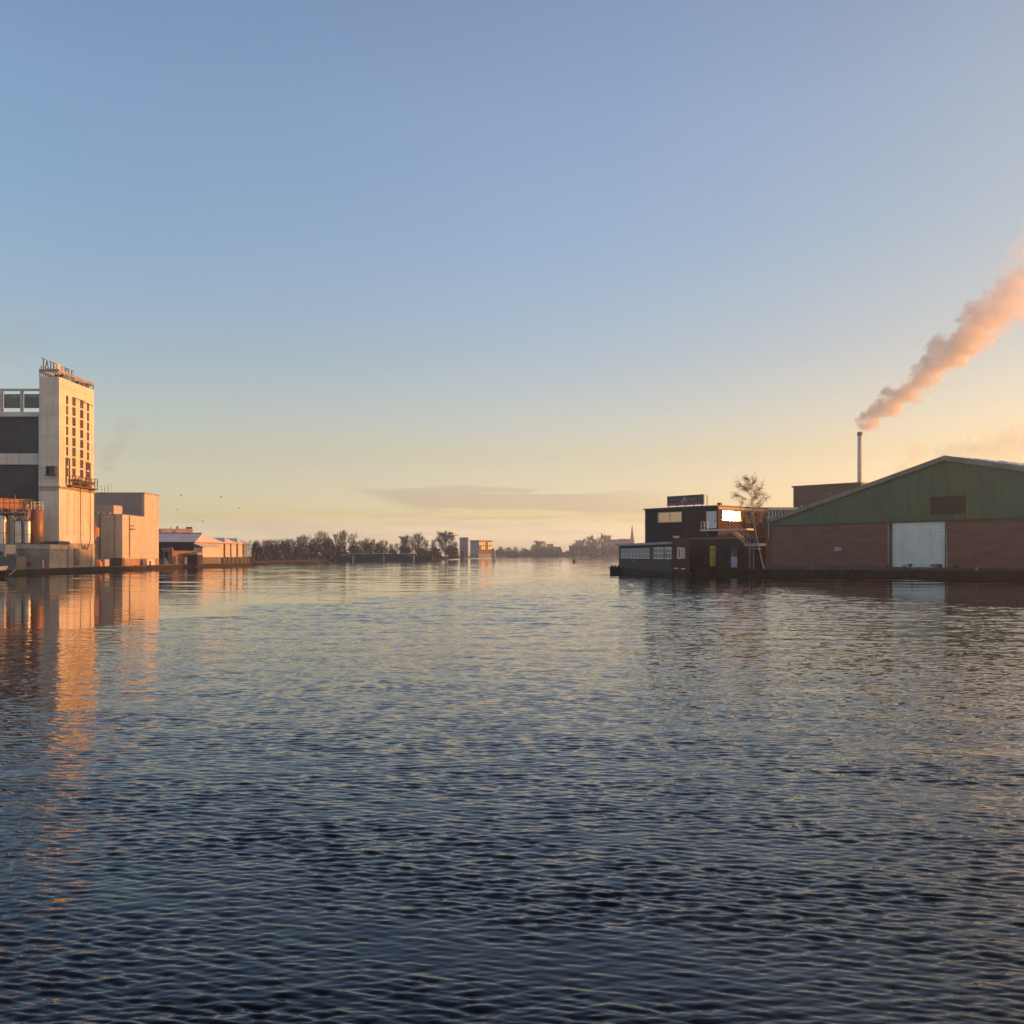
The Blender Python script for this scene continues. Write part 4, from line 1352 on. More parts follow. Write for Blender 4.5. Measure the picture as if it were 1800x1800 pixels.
wb = MB().box(W, PX(868, 410), PX(871, 410), 410, 411.5, -0.3, PZ(968, 410))
part('channel_marker', wb, WHITEP, None, 'small white marker box beside the right dark dolphin', cat='marker')

DF = 1130
for i, (x0, x1, yt, lab, mm, gable) in enumerate((
        (934, 957, 965, 'dark gabled house among the hazy trees of the distant shore', HAZG, True),
        (957, 986, 967, 'long low house right of the dark gabled house far away', HAZG, True),
        (1001, 1013, 959.5, 'small dark boathouse at the waterline of the distant shore', DARKP, False),
        (1070, 1088, 949, 'flat pinkish block left of the church spire', mat('far_pink', (0.36, 0.27, 0.24), 0.9, 0.1, 0.2), False),
        (1088.4, 1110, 948, 'flat pinkish block directly below the church spire', mat('far_pink', (0.36, 0.27, 0.24), 0.9), False))):
    h = thing('far_house', lab, 'house', (PX((x0 + x1) / 2, DF), DF + 4, 0.6))
    z1 = PZ(yt, DF)
    part('wall', MB().box(W, PX(x0, DF), PX(x1, DF), DF, DF + 9, 0.6, z1), mm, h)
    if gable:
        zr = z1 + 4
        part('roof', MB().add([(PX(x0 - 0.6, DF), DF - 0.3, z1 + 0.01), (PX(x1 + 0.6, DF), DF - 0.3, z1 + 0.01), (PX(x1 + 0.6, DF), DF + 9.3, z1 + 0.01), (PX(x0 - 0.6, DF), DF + 9.3, z1 + 0.01), (PX(x0, DF), DF + 4.5, zr), (PX(x1, DF), DF + 4.5, zr)],
             [(0, 1, 5, 4), (2, 3, 4, 5), (1, 2, 5), (3, 0, 4), (3, 2, 1, 0)]), mat('far_roof', (0.16, 0.12, 0.11), 0.9, 0.15, 0.3), h)
    else:
        part('roof', MB().box(W, PX(x0 - 0.3, DF), PX(x1 + 0.2, DF), DF - 0.2, DF + 9.2, z1, z1 + 0.5), mat('far_roof', (0.16, 0.12, 0.11), 0.9), h)
    for k in range(4):
        xx = x0 + (x1 - x0) * (k + 0.3) / 4
        part('window', MB().box(W, PX(xx, DF), PX(xx + (x1 - x0) * 0.1, DF), DF - 0.08, DF - 0.005, z1 - 3.2, z1 - 1.4), GLASSD, h)
ch = thing('church_spire', 'slender pointed church spire rising behind the distant houses', 'church', (PX(1111.5, 1190), 1192, 0.6))
part('tower', MB().box(W, PX(1108.2, 1190), PX(1115, 1190), 1190, 1194.8, 0.6, PZ(948, 1190)), mat('far_stone', (0.26, 0.25, 0.25), 0.9, 0.1), ch)
s8 = MB()
cX, cY = PX(1111.6, 1190), 1192.4
for (rr_, zz) in ((2.7, PZ(948, 1190)), (1.9, PZ(942, 1190)), (0.9, PZ(930, 1190)), (0.12, PZ(921.5, 1190))):
    for k in range(8):
        s8.v.append((cX + rr_ * math.cos(k * math.pi / 4 + .39), cY + rr_ * math.sin(k * math.pi / 4 + .39), zz))
for j in range(3):
    for k in range(8):
        s8.f.append((j * 8 + k, j * 8 + (k + 1) % 8, (j + 1) * 8 + (k + 1) % 8, (j + 1) * 8 + k))
s8.f.append(tuple(24 + k for k in range(8)))
part('spire', s8, mat('far_slate', (0.17, 0.17, 0.18), 0.8, 0.1), ch)
by = thing('buoy', 'round dark red buoy floating on the calm river', 'buoy', (PX(1009.2, 300), 300, 0))
part('float', MB().ball((PX(1009.2, 300), 300, 0.42), 0.56, 0.56, 0.56, 14, 10), mat('buoy_red', (0.10, 0.025, 0.018), 0.6, 0.2), by, smooth=True)
part('ring', MB().tube([(PX(1009.2, 300), 300, 0.95), (PX(1009.2, 300), 300, 1.12)], 0.08, 6), STEELD, by)
# gulls
for i, (x, y, lab) in enumerate(((318, 871, 'leftmost gull flying over the stepped block end'), (388.5, 874, 'gull flying highest in the middle of the flock'), (420, 894, 'rightmost gull flying above the far trees'), (356.5, 916.5, 'lowest gull flying just above the warehouses'), (312, 897, 'small gull flying beside the stepped block roof'))):
    D = 180 + 9 * i
    X, Z = PX(x, D), PZ(y, D)
    b = MB().tube([(X - .2, D, Z - .02), (X - .08, D, Z), (X + .1, D, Z + .02), (X + .2, D, Z + .03)], [.015, .045, .045, .015], 6)
    wv = 0.16 if i % 2 else -0.02
    for sgn in (-1, 1):
        b.add([(X - .08, D, Z + .02), (X + .1, D, Z + .03), (X + .06, D + sgn * .24, Z + .16), (X - .1, D + sgn * .24, Z + .15), (X - .14, D + sgn * .5, Z + .05 + wv)], [(0, 1, 2, 3), (3, 2, 4)])
    part('gull', b, mat('gull_grey', (0.10, 0.09, 0.085), 0.9), None, lab, cat='bird', group='gulls over the far quay', fix=False)

# ------------------------------------------------------------------ RIGHT BANK: house
HF = Frame(16.7, 118, 0.649, -0.76)                    # long dark facade
UC = HF.u_at(1262)
RF = Frame(*HF.p(UC, 0, 0)[:2], *HF.v)                 # wing facade, turned to the low sun
ho = thing('dark_house', 'black two-storey house with a flat roof and a sunlit corner window', 'house', (*HF.p(6, 4, 0)[:2], 0.65))
BRICKH = brick_mat('house_brick', (0.078, 0.042, 0.035), (0.056, 0.032, 0.028), (0.075, 0.058, 0.05), HF.ang())
VEND = RF.u_at(1347)
USPL = HF.u_at(1201)
part('wall', MB().box(HF, 0, USPL, 0, 9, 0.65, 7.9), BLACKW, ho)
part('brick_wall', MB().box(HF, USPL + 0.01, UC, 0, VEND, 0.65, 7.9), BRICKH, ho)
bd = MB()
for k in range(26):
    bd.box(HF, 0.02, USPL - 0.02, -0.035, -0.002, 3.75 + k * 0.16, 3.75 + k * 0.16 + 0.145)
w_in = (HF.u_at(1157.5), HF.u_at(1199.5))
part('weatherboard', bd, BLACKW, ho)
part('roof_edge', MB().box(HF, -0.2, UC + 0.12, -0.22, 9.1, 7.9, 8.08).box(HF, UC - 3, UC + 0.25, 9.11, VEND + 0.1, 7.9, 8.05), STEELD, ho)
part('corner_trim', MB().box(HF, -0.07, 0.0, -0.06, 0.1, 3.6, 7.89), RUST, ho)
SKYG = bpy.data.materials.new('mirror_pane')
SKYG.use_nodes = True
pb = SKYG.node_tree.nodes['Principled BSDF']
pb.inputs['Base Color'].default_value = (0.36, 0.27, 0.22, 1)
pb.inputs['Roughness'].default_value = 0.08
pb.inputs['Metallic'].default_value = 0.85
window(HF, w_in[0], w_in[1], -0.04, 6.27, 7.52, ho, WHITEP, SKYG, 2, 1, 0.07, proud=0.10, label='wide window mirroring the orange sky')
ua, ub = HF.u_at(1242.5), HF.u_at(1259.8)
dr = part('door', MB().box(HF, ua, ub, -0.10, -0.003, PZ(929, 111), PZ(899.3, 111)), WHITEP, ho, 'white shutter door opening on the balcony')
part('handle', MB().box(HF, ub - 0.2, ub - 0.12, -0.16, -0.102, 6.2, 6.45), STEELD, dr)
# wing windows
PANE = bpy.data.materials.new('old_glass')
PANE.use_nodes = True
pb = PANE.node_tree.nodes['Principled BSDF']
pb.inputs['Base Color'].default_value = (0.03, 0.025, 0.02, 1)
pb.inputs['Specular IOR Level'].default_value = 0.08
pb.inputs['Roughness'].default_value = 0.06
pg_ = N(PANE.node_tree, 'ShaderNodeNewGeometry')
pn_ = N(PANE.node_tree, 'ShaderNodeTexNoise')
pn_.inputs['Scale'].default_value = 1.6
PANE.node_tree.links.new(pg_.outputs['Position'], pn_.inputs['Vector'])
pbm = N(PANE.node_tree, 'ShaderNodeBump')
pbm.inputs['Distance'].default_value = 0.0005
pbm.inputs['Strength'].default_value = 1.0
PANE.node_tree.links.new(pn_.outputs['Fac'], pbm.inputs['Height'])
PANE.node_tree.links.new(pbm.outputs[0], pb.inputs['Normal'])
wz0, wz1 = 6.28, 7.58
PANE_TILT = -2.08
SILVF = mat('window_frame_tan', (0.34, 0.27, 0.22), 0.7, 0.15)
va, vb = RF.u_at(1268.5), RF.u_at(1303)
window(RF, va, vb, 0, wz0, wz1, ho, SILVF, PANE, 1, 1, 0.07, proud=0.09, label='blinding corner window that mirrors the sun')
# corner pane tilted back on purpose, aiming the sun's reflection at the camera
cw = [o for o in ho.children if o.get('label', '').startswith('blinding')][0].children[0]
ax = Vector((RF.u[0], RF.u[1], 0))
cw.rotation_mode = 'QUATERNION'
cw.rotation_quaternion = Matrix.Rotation(R(PANE_TILT), 3, ax).to_quaternion()
for x0, x1 in ((1304.5, 1310.5), (1312, 1320), (1322, 1331), (1333, 1341.5)):
    window(RF, RF.u_at(x0), RF.u_at(x1), 0, wz0, wz1, ho, SILVF, PANE, 1, 1, 0.05, proud=0.07)
part('fascia', MB().box(RF, 0.02, VEND - 0.02, -0.10, -0.003, 7.62, 7.89), mat('fascia_pale', (0.5, 0.42, 0.38), 0.7, 0.1), ho)
m = MB()
for k in range(9):
    u = RF.u_at(1306 + k * 5)
    m.box(RF, u - 0.025, u + 0.025, -0.55, -0.50, 5.3, 6.9)
m.box(RF, RF.u_at(1304), RF.u_at(1347), -0.56, -0.50, 6.18, 6.24)
part('balustrade', m, STEELD, ho)
part('roof_vent', MB().box(HF, UC - 0.4, UC + 0.0, 0.4, 0.8, 8.08, 8.4), STEELD, ho)
# ground floor in front of the wing
UE = HF.u_at(1346, -1)
ULO = HF.u_at(1204, -1)
part('ground_floor', MB().box(HF, ULO, UE, -1.0, -0.06, 0.65, 4.15), BRICKH, ho)
part('terrace_edge', MB().box(HF, ULO - 0.05, HF.u_at(1300, -1.08), -1.08, -0.06, 4.16, 4.28), mat('grey_lead', (0.2, 0.19, 0.19), 0.6, 0.15), ho)
bal = part('balcony', MB().box(HF, HF.u_at(1231, -1.3), HF.u_at(1313, -1.3), -1.3, -0.04, 5.08, 5.24), WHITEP, ho)
m = MB()
ur = HF.u_at(1232, -1.3)
for u in (ur, ur + 0.45, ur + 0.95):
    m.box(HF, u, u + 0.05, -1.3, -1.25, 5.24, 6.15)
for z in (5.7, 6.1):
    m.box(HF, ur, ur + 0.95, -1.3, -1.25, z, z + 0.05)
part('railing', m, WHITEP, bal)
m = MB().tube([HF.p(HF.u_at(1236, -1.2), -1.2, 5.08), HF.p(HF.u_at(1236, -1.2) + 0.5, -0.1, 4.3)], 0.05, 5)
part('bracket', m, STEEL, bal)
st = thing('outside_stair', 'pale steel stair running down from the balcony of the dark house', 'stairs', (*HF.p(14.5, -1.7, 0)[:2], 0.65))
sa, sb = HF.u_at(1288, -1.6), HF.u_at(1324, -1.6)
z_a, z_b = 5.2, 3.2
for v in (-1.35, -2.1):
    b = MB()
    b.add([HF.p(sa, v, z_a), HF.p(sa, v, z_a - 0.24), HF.p(sb, v, z_b - 0.24), HF.p(sb, v, z_b), HF.p(sa, v - 0.06, z_a), HF.p(sa, v - 0.06, z_a - 0.24), HF.p(sb, v - 0.06, z_b - 0.24), HF.p(sb, v - 0.06, z_b)],
          [(0, 1, 2, 3), (7, 6, 5, 4), (0, 4, 5, 1), (1, 5, 6, 2), (2, 6, 7, 3), (3, 7, 4, 0)])
    part('stringer', b, mat('pink_grey_steel', (0.34, 0.27, 0.27), 0.6, 0.1), st)
for k in range(9):
    t = (k + 0.5) / 9
    u = sa + (sb - sa) * t
    z = z_a + (z_b - z_a) * t
    part('tread', MB().box(HF, u - 0.13, u + 0.13, -2.1, -1.41, z - 0.03, z + 0.01), STEEL, st)
m = MB()
for v in (-1.38, -2.13):
    m.tube([HF.p(sa - 0.1, v, z_a + 0.95), HF.p(sb, v, z_b + 0.95)], 0.03, 5)
    for t in (0, .33, .66, 1):
        m.tube([HF.p(sa + (sb - sa) * t, v, z_a + (z_b - z_a) * t), HF.p(sa + (sb - sa) * t, v, z_a + (z_b - z_a) * t + 0.95)], 0.025, 5)
part('handrail', m, MATS['pink_grey_steel'], st)
m = MB().tube([HF.p(sb - 0.1, -1.4, 0.65), HF.p(sb - 0.1, -1.4, z_b - 0.2)], 0.06, 6).tube([HF.p(sb - 0.1, -2.1, 0.65), HF.p(sb - 0.1, -2.1, z_b - 0.2)], 0.06, 6).box(HF, sb - 0.2, sb + 0.9, -2.2, -1.3, z_b - 0.26, z_b - 0.16)
part('landing', m, STEEL, st)
cn_ = part('canopy', MB().box(HF, HF.u_at(1307.5, -2.6), HF.u_at(1331.5, -2.6), -2.6, -1.02, PZ(960.3, 104), PZ(955.3, 104)), mat('canopy_grey', (0.30, 0.29, 0.28), 0.7, 0.1), ho)
part('garage_door', MB().box(HF, HF.u_at(1309, -1.0), HF.u_at(1330, -1.0), -1.06, -1.003, 0.68, 3.1), mat('oxblood_door', (0.10, 0.03, 0.03), 0.7, 0.15), ho)
yd = part('door', MB().box(HF, HF.u_at(1248.6, -1.0), HF.u_at(1257.8, -1.0), -1.10, -1.003, 1.0, 3.35), YELLOW, ho, 'bright yellow narrow door')
part('door_gap', MB().box(HF, HF.u_at(1253.6, -1.1), HF.u_at(1254.0, -1.1), -1.105, -1.101, 1.0, 2.9).box(HF, HF.u_at(1248.8, -1.1), HF.u_at(1257.6, -1.1), -1.105, -1.101, 2.9, 2.96), STEELD, yd)
wd = part('door', MB().box(HF, HF.u_at(1286, -1.0), HF.u_at(1297, -1.0), -1.10, -1.003, 0.9, 2.1), WHITEP, ho, 'low white door with a glazed top')
m = MB()
for x in (1286, 1289.4, 1293, 1296.2):
    m.box(HF, HF.u_at(x, -1.1), HF.u_at(x, -1.1) + 0.06, -1.09, -1.004, 2.1, 3.1)
part('glazing_bar', m, mat('grey_bar', (0.36, 0.34, 0.35), 0.6), wd)
for i, (x, lab) in enumerate(((1241, 'dark square post on the quay left of the yellow door'), (1270.5, 'dark square post on the quay between the yellow and white doors'), (1299.5, 'dark square post on the quay right of the white door'))):
    Dp = 103.2 - i * 0.6
    b = MB().box(W, PX(x - 2.4, Dp), PX(x + 2.4, Dp), Dp, Dp + 0.3, 0.3, PZ(964, Dp)).box(W, PX(x - 2.9, Dp), PX(x + 2.9, Dp), Dp - 0.03, Dp + 0.33, PZ(964, Dp), PZ(962.8, Dp))
    part('quay_post', b, mat('tarred_post', (0.018, 0.013, 0.014), 0.8, 0.2), None, lab, cat='post', group='dark posts along the quay at the house')
b = MB().tube([(PX(1241, 103.1), 103.05, PZ(965.6, 103.1)), (PX(1299.5, 101.9), 101.85, PZ(965.6, 101.9))], 0.03, 5)
part('rail_rod', b, STEELD, None, 'thin dark rod linking the three dark quay posts', cat='rail')

# roof sign
SGu0, SGu1 = HF.u_at(1174.5, 0.4), HF.u_at(1237.3, 0.4)
sb_ = thing('roof_billboard', 'black and purple company billboard on the roof of the dark house', 'billboard', (*HF.p((SGu0 + SGu1) / 2, 0.4, 0)[:2], 8.08))
sz0, sz1 = 8.28, 9.42
part('board', MB().box(HF, SGu0, SGu1, 0.30, 0.42, sz0 + 0.34, sz1), SIGNP, sb_)
part('purple_band', MB().box(HF, SGu0, SGu1, 0.29, 0.42, sz0, sz0 + 0.335), PURPLE, sb_)
part('frame', MB().box(HF, SGu0 - 0.05, SGu0 - 0.003, 0.26, 0.45, sz0, sz1).box(HF, SGu1 + 0.003, SGu1 + 0.05, 0.26, 0.45, sz0, sz1).box(HF, SGu0 - 0.05, SGu1 + 0.05, 0.26, 0.45, sz1 + 0.003, sz1 + 0.05), STEELD, sb_)
part('bright_gap_strip', MB().box(HF, SGu0 - 0.05, SGu1, 0.20, 0.50, 8.085, 8.15), WHITEP, sb_)  # white paint stands in for the bright sky gap below the board
m = MB()
for k in range(5):
    u = SGu0 + 0.15 + (SGu1 - SGu0 - 0.3) * k / 4
    m.box(HF, u - 0.05, u + 0.05, 0.32, 0.40, 8.15, sz0 - 0.002)
part('foot', m, STEELD, sb_)
LS_ = SGu1 - SGu0
ul = SGu0 + LS_ * 0.36
b = MB()
z00, z11 = sz0 + 0.36, sz1 - 0.10
b.prism(HF, [(ul, z00), (ul + 0.30, z00), (ul + 0.78, z11), (ul + 0.60, z11)], 0.262, 0.298)
b.prism(HF, [(ul + 0.42, z00), (ul + 0.68, z00 + 0.25), (ul + 0.62, z00 + 0.42), (ul + 0.34, z00 + 0.12)], 0.268, 0.299)
b.prism(HF, [(ul + 0.72, z00 + 0.10), (ul + 1.02, z00 + 0.10), (ul + 0.86, z00 + 0.62), (ul + 0.76, z00 + 0.56)], 0.265, 0.2985)
part('emblem', b, LETTER, sb_)
txt = 'LIANCE BV'
me_w = (SGu1 - 0.18) - (ul + 1.0)
uu = ul + 1.02
adv = {'L': 0.42, 'I': 0.24, 'A': 0.5, 'N': 0.52, 'C': 0.5, 'E': 0.45, ' ': 0.22, 'B': 0.48, 'V': 0.46}
tot_ = sum(adv[c] for c in txt)
kx = me_w / tot_
for c in txt:
    if c != ' ':
        letter('letter', c, 0.62, 0.012, HF, uu, 0.28, z00 + 0.13, LETTER, sb_, kx * 1.08)
    uu += adv[c] * kx
b = MB()
r5 = random.Random(9)
uu = SGu0 + 0.2
while uu < ul - 0.1:
    w_ = r5.uniform(0.05, 0.11)
    b.box(HF, uu, uu + w_, 0.285, 0.299, z00 + 0.26, z00 + 0.38 + r5.uniform(0, 0.05))
    uu += w_ + 0.035
part('small_print', b, mat('sign_dim_grey', (0.16, 0.14, 0.16), 0.6), sb_)
part('roof_pole', MB().tube([HF.p(HF.u_at(1243, 0.5), 0.5, 8.08), HF.p(HF.u_at(1243, 0.5), 0.5, 9.4)], 0.05, 6), RUST, None, 'short brown pole on the roof right of the billboard', cat='pole')

# ------------------------------------------------------------------ RIGHT BANK: floating house
BH = Frame(13.7, 121, 0.168, -0.986)
UB = BH.u_at(1181.5)
hb = thing('houseboat', 'low dark green houseboat with white windows beside the black house', 'houseboat', (*BH.p(9, 0.8, 0)[:2], 0))
part('hull', MB().box(BH, -0.3, UB + 0.8, -0.25, 1.95, -0.4, 0.5), QUAYD, hb)
part('wall', MB().box(BH, 0, UB, 0, 1.7, 0.5, 3.45), GREENW, hb)
bd = MB()
for k in range(8):
    bd.box(BH, 0.02, UB - 0.02, -0.03, -0.002, 0.55 + k * 0.16, 0.55 + k * 0.16 + 0.145)
part('weatherboard', bd, GREENW, hb)
part('roof', MB().box(BH, -0.45, BH.u_at(1165), -0.35, 1.9, 3.45, 3.70).box(BH, BH.u_at(1165) + 0.08, UB + 0.02, -0.35, 1.9, 3.47, 3.72), mat('grey_felt', (0.36, 0.36, 0.38), 0.8, 0.1), hb)
CURT = mat('net_curtain', (0.34, 0.31, 0.30), 0.85, 0.35, 3.0, stretch=(6, 1.2, 0.4), detail=3)
u0, u1 = BH.u_at(1092), BH.u_at(1142)
for k in range(5):
    a = u0 + (u1 - u0) * k / 5
    window(BH, a + 0.02, a + (u1 - u0) / 5 - 0.02, 0, 1.87, 3.08, hb, WHITEP, CURT, 2, 2, 0.09, proud=0.06)
for x0, x1 in ((1149.5, 1158.2), (1158.8, 1167), (1169.5, 1181)):
    window(BH, BH.u_at(x0), BH.u_at(x1) - 0.03, 0, 1.85, 3.16, hb, WHITEP, GLASSD, 2, 2, 0.16, proud=0.07)
part('wall_lamp', MB().ball(BH.p(BH.u_at(1116), -0.1, PZ(986, 112)), 0.1, 0.1, 0.16, 8, 6), WHITEP, hb)
# end cabin facing the viewer
ec = MB().box(BH, UB + 0.02, UB + 0.75, 0, 1.65, 0.5, 4.1)
part('end_cabin', ec, BLACKW, hb)
EF = Frame(*BH.p(UB + 0.75, 0, 0)[:2], *BH.v)
e0, e1 = EF.u_at(1190.3), EF.u_at(1197.2)
window(EF, e0, e1, 0, 1.92, 3.1, hb, WHITEP, GLASSD, 1, 1, 0.10, proud=0.06)
part('shutter', MB().box(EF, e1 + 0.02, EF.u_at(1204), -0.07, -0.003, 1.92, 3.1), mat('shutter_grey', (0.40, 0.39, 0.40), 0.6), hb)
part('roof_box', MB().box(EF, EF.u_at(1185.5), EF.u_at(1194.5), 0.1, 0.6, 4.11, 4.34), mat('box_grey', (0.32, 0.32, 0.34), 0.7), hb)
part('fender', MB().box(EF, EF.u_at(1184), EF.u_at(1192), -0.1, -0.003, 0.85, 0.93).box(EF, EF.u_at(1197), EF.u_at(1204), -0.1, -0.003, 0.8, 0.9), WHITEP, hb)
pt_ = thing('landing_stage', 'small dark landing stage at the left end of the houseboat', 'jetty', (PX(1081, 120), 120, 0))
part('deck', MB().box(W, PX(1073.5, 120), PX(1088.5, 120), 119, 121.5, 0.5, 0.8), QUAYD, pt_)
m = MB()
for x in (1075, 1080, 1086):
    m.tube([(PX(x, 120), 119.2, -0.5), (PX(x, 120), 119.2, 1.0)], 0.14, 6)
part('pile', m, QUAYD, pt_)
part('float', MB().box(W, PX(1074, 120), PX(1088.2, 120), 119.1, 121.4, -0.3, 0.49), QUAYD, pt_)

# ------------------------------------------------------------------ RIGHT BANK: green shed
SFm = Frame(40.3, 148, 0.575, -0.82)
ZG = 6.98
uP = SFm.u_at(1664)
UEND = 40.0
ZE, ZP = 7.75, 15.35
ZR = 15.35 - (UEND - uP) * 0.215
gs = thing('green_shed', 'wide brick shed with a green ribbed gable and pale roller door', 'shed', (*SFm.p(20, 8, 0)[:2], 0.65))
BRICKS = brick_mat('shed_brick', (0.27, 0.118, 0.082), (0.205, 0.095, 0.07), (0.21, 0.15, 0.12), SFm.ang())
du0, du1 = SFm.u_at(1568.2), SFm.u_at(1661.2)
part('brick_wall', MB().box(SFm, 0.3, du0 - 0.35, 0, 9, 0.65, ZG).box(SFm, du1 + 0.12, UEND, 0, 9, 0.65, ZG).box(SFm, du0 - 0.34, du1 + 0.11, 0.6, 9, 0.65, ZG), BRICKS, gs)
GREENC = bpy.data.materials.new('green_sheeting')
GREENC.use_nodes = True
gt = GREENC.node_tree
pb = gt.nodes['Principled BSDF']
pb.inputs['Roughness'].default_value = 0.6
geo = N(gt, 'ShaderNodeNewGeometry')
nn = N(gt, 'ShaderNodeTexNoise')
nn.inputs['Scale'].default_value = 0.22
nn.inputs['Detail'].default_value = 5
gt.links.new(geo.outputs['Position'], nn.inputs['Vector'])
c = mixc(gt, sstep(gt, nn.outputs['Fac'], 0.35, 0.7), (0.080, 0.155, 0.088), (0.115, 0.178, 0.110))
sp = SFm.p(SFm.u_at(1668), 0, 8.3)
vd = N(gt, 'ShaderNodeVectorMath', operation='DISTANCE')
gt.links.new(geo.outputs['Position'], vd.inputs[0])
vd.inputs[1].default_value = sp
st_f = math_node(gt, 'MULTIPLY', math_node(gt, 'SUBTRACT', 1.0, sstep(gt, vd.outputs['Value'], 2.0, 7.5)), sstep(gt, nn.outputs['Fac'], 0.36, 0.62))
c = mixc(gt, math_node(gt, 'MULTIPLY', st_f, 0.75), c, (0.17, 0.155, 0.055))
mp = N(gt, 'ShaderNodeMapping')
mp.inputs['Scale'].default_value = (1.4, 1.4, 0.1)
gt.links.new(geo.outputs['Position'], mp.inputs[0])
n2 = N(gt, 'ShaderNodeTexNoise')
n2.inputs['Scale'].default_value = 1.2
n2.inputs['Detail'].default_value = 6
gt.links.new(mp.outputs[0], n2.inputs['Vector'])
c = mixc(gt, math_node(gt, 'MULTIPLY', sstep(gt, n2.outputs['Fac'], 0.45, 0.75), 0.5), c, (0.055, 0.08, 0.056))
gt.links.new(c, pb.inputs['Base Color'])


def zroof(u):
    return ZE + (ZP - ZE) * u / uP if u < uP else ZP - (u - uP) * 0.215


part('gable', MB().prism(SFm, [(0.0, ZG + 0.003), (UEND, ZG + 0.003), (UEND, zroof(UEND) - 0.4), (uP, ZP - 0.4), (0, ZE - 0.4)], -0.12, 0.6), GREENC, gs)
part('side_cladding', MB().box(SFm, UEND - 0.2, UEND, 0.61, 8.7, ZG + 0.003, zroof(UEND) - 0.4), GREENC, gs)
part('back_gable', MB().prism(SFm, [(0.0, ZG + 0.003), (UEND, ZG + 0.003), (UEND, zroof(UEND) - 0.4), (uP, ZP - 0.4), (0, ZE - 0.4)], 8.71, 8.99), GREENC, gs)
rb = MB()
npitch = int(UEND / 0.33)
vu0, vu1 = SFm.u_at(1637), SFm.u_at(1698)
for k in range(npitch):
    a = UEND * k / npitch
    z0 = ZG - 0.12
    b_ = a + UEND / npitch * 0.5
    za, zb = zroof(a) - 0.45, zroof(b_) - 0.45
    rb.add([SFm.p(a, -0.121, z0), SFm.p(b_, -0.121, z0), SFm.p(b_, -0.121, zb), SFm.p(a, -0.121, za), SFm.p(a + 0.03, -0.185, z0), SFm.p(b_ - 0.03, -0.185, z0), SFm.p(b_ - 0.03, -0.185, zb), SFm.p(a + 0.03, -0.185, za)],
           [(4, 5, 6, 7), (0, 4, 7, 3), (5, 1, 2, 6), (0, 1, 5, 4), (7, 6, 2, 3)])
part('cladding_rib', rb, GREENC, gs, kind='stuff')
part('sill_strip', MB().box(SFm, 0.0, UEND, -0.2, 0.0, ZG - 0.22, ZG - 0.125), STEELD, gs)
FASC = mat('fascia_grey_green', (0.23, 0.22, 0.17), 0.7, 0.2, 0.7)
part('fascia', MB().prism(SFm, [(-0.4, ZE - 0.62), (uP, ZP - 0.68), (uP, ZP + 0.0), (-0.4, ZE - 0.05)], -0.55, -0.30), FASC, gs)
part('fascia', MB().prism(SFm, [(uP + 0.003, ZP - 0.68), (UEND + 0.3, zroof(UEND + 0.3) - 0.68), (UEND + 0.3, zroof(UEND + 0.3)), (uP + 0.003, ZP)], -0.55, -0.30), FASC, gs)
ROOFM = mat('cement_roof', (0.13, 0.12, 0.11), 0.9, 0.2, 0.4)
part('roof', MB().prism(SFm, [(-0.4, ZE - 0.25), (uP, ZP - 0.2), (uP, ZP - 0.02), (-0.4, ZE - 0.07)], -0.29, 9.5), ROOFM, gs)
part('roof', MB().prism(SFm, [(uP + 0.003, ZP - 0.2), (UEND + 0.3, zroof(UEND + 0.3) - 0.2), (UEND + 0.3, zroof(UEND + 0.3) - 0.02), (uP + 0.003, ZP - 0.02)], -0.29, 9.5), ROOFM, gs)
sn = MB()
r6 = random.Random(4)
u = SFm.u_at(1688)
while u < UEND:
    w_ = r6.uniform(0.6, 1.6)
    h_ = min(1, (u - SFm.u_at(1685)) / 5) * r6.uniform(0.12, 0.30) + 0.05
    e = min(u + w_, UEND)
    sn.prism(SFm, [(u, zroof(u) - 0.01), (e, zroof(e) - 0.01), (e - 0.15, zroof(e) + h_ * 0.7), ((u + e) / 2, zroof((u + e) / 2) + h_), (u + 0.15, zroof(u) + h_ * 0.8)], -0.25 + r6.uniform(0, 0.5), 9)
    u = e + 0.02
part('roof_snow', sn, mat('snow', (0.75, 0.75, 0.80), 0.7, 0.05), gs)
# roller door of separate panels
rd = part('door_frame', MB().box(SFm, du0 - 0.34, du0 - 0.12, -0.12, 0.59, 0.65, ZG - 0.23).box(SFm, du1 + 0.0, du1 + 0.11, -0.05, 0.59, 0.65, ZG - 0.23), STEELD, gs)
DOORP = mat('door_pale_green', (0.80, 0.82, 0.72), 0.55, 0.06, 0.7, streak=0.30)
nd = 13
zt_d = ZG - 0.24
for k in range(nd):
    z0 = 0.66 + (zt_d - 0.66) * k / nd
    part('door_panel', MB().box(SFm, du0 - 0.11, du1 - 0.01, 0.16 - 0.003 * (k % 3), 0.22, z0, z0 + (zt_d - 0.66) / nd - 0.012), DOORP, gs)
part('door_backing', MB().box(SFm, du0 - 0.11, du1, 0.23, 0.59, 0.66, zt_d), STEELD, gs)  # dark steel filling behind the door panels
part('downpipe', MB().tube([SFm.p(du0 - 0.5, -0.12, 0.66), SFm.p(du0 - 0.5, -0.12, ZG - 0.25)], 0.10, 8), mat('pipe_white_rust', (0.42, 0.36, 0.31), 0.7, 0.3, 1.2), gs)
part('downpipe', MB().tube([SFm.p(du1 + 0.22, -0.10, ZG - 0.3), SFm.p(du1 + 0.22, -0.10, ZG - 2.2), SFm.p(du1 + 0.34, -0.10, 0.66)], 0.07, 8), MATS['pipe_white_rust'], gs)
vz0, vz1 = PZ(905.5, 126), PZ(874, 126)
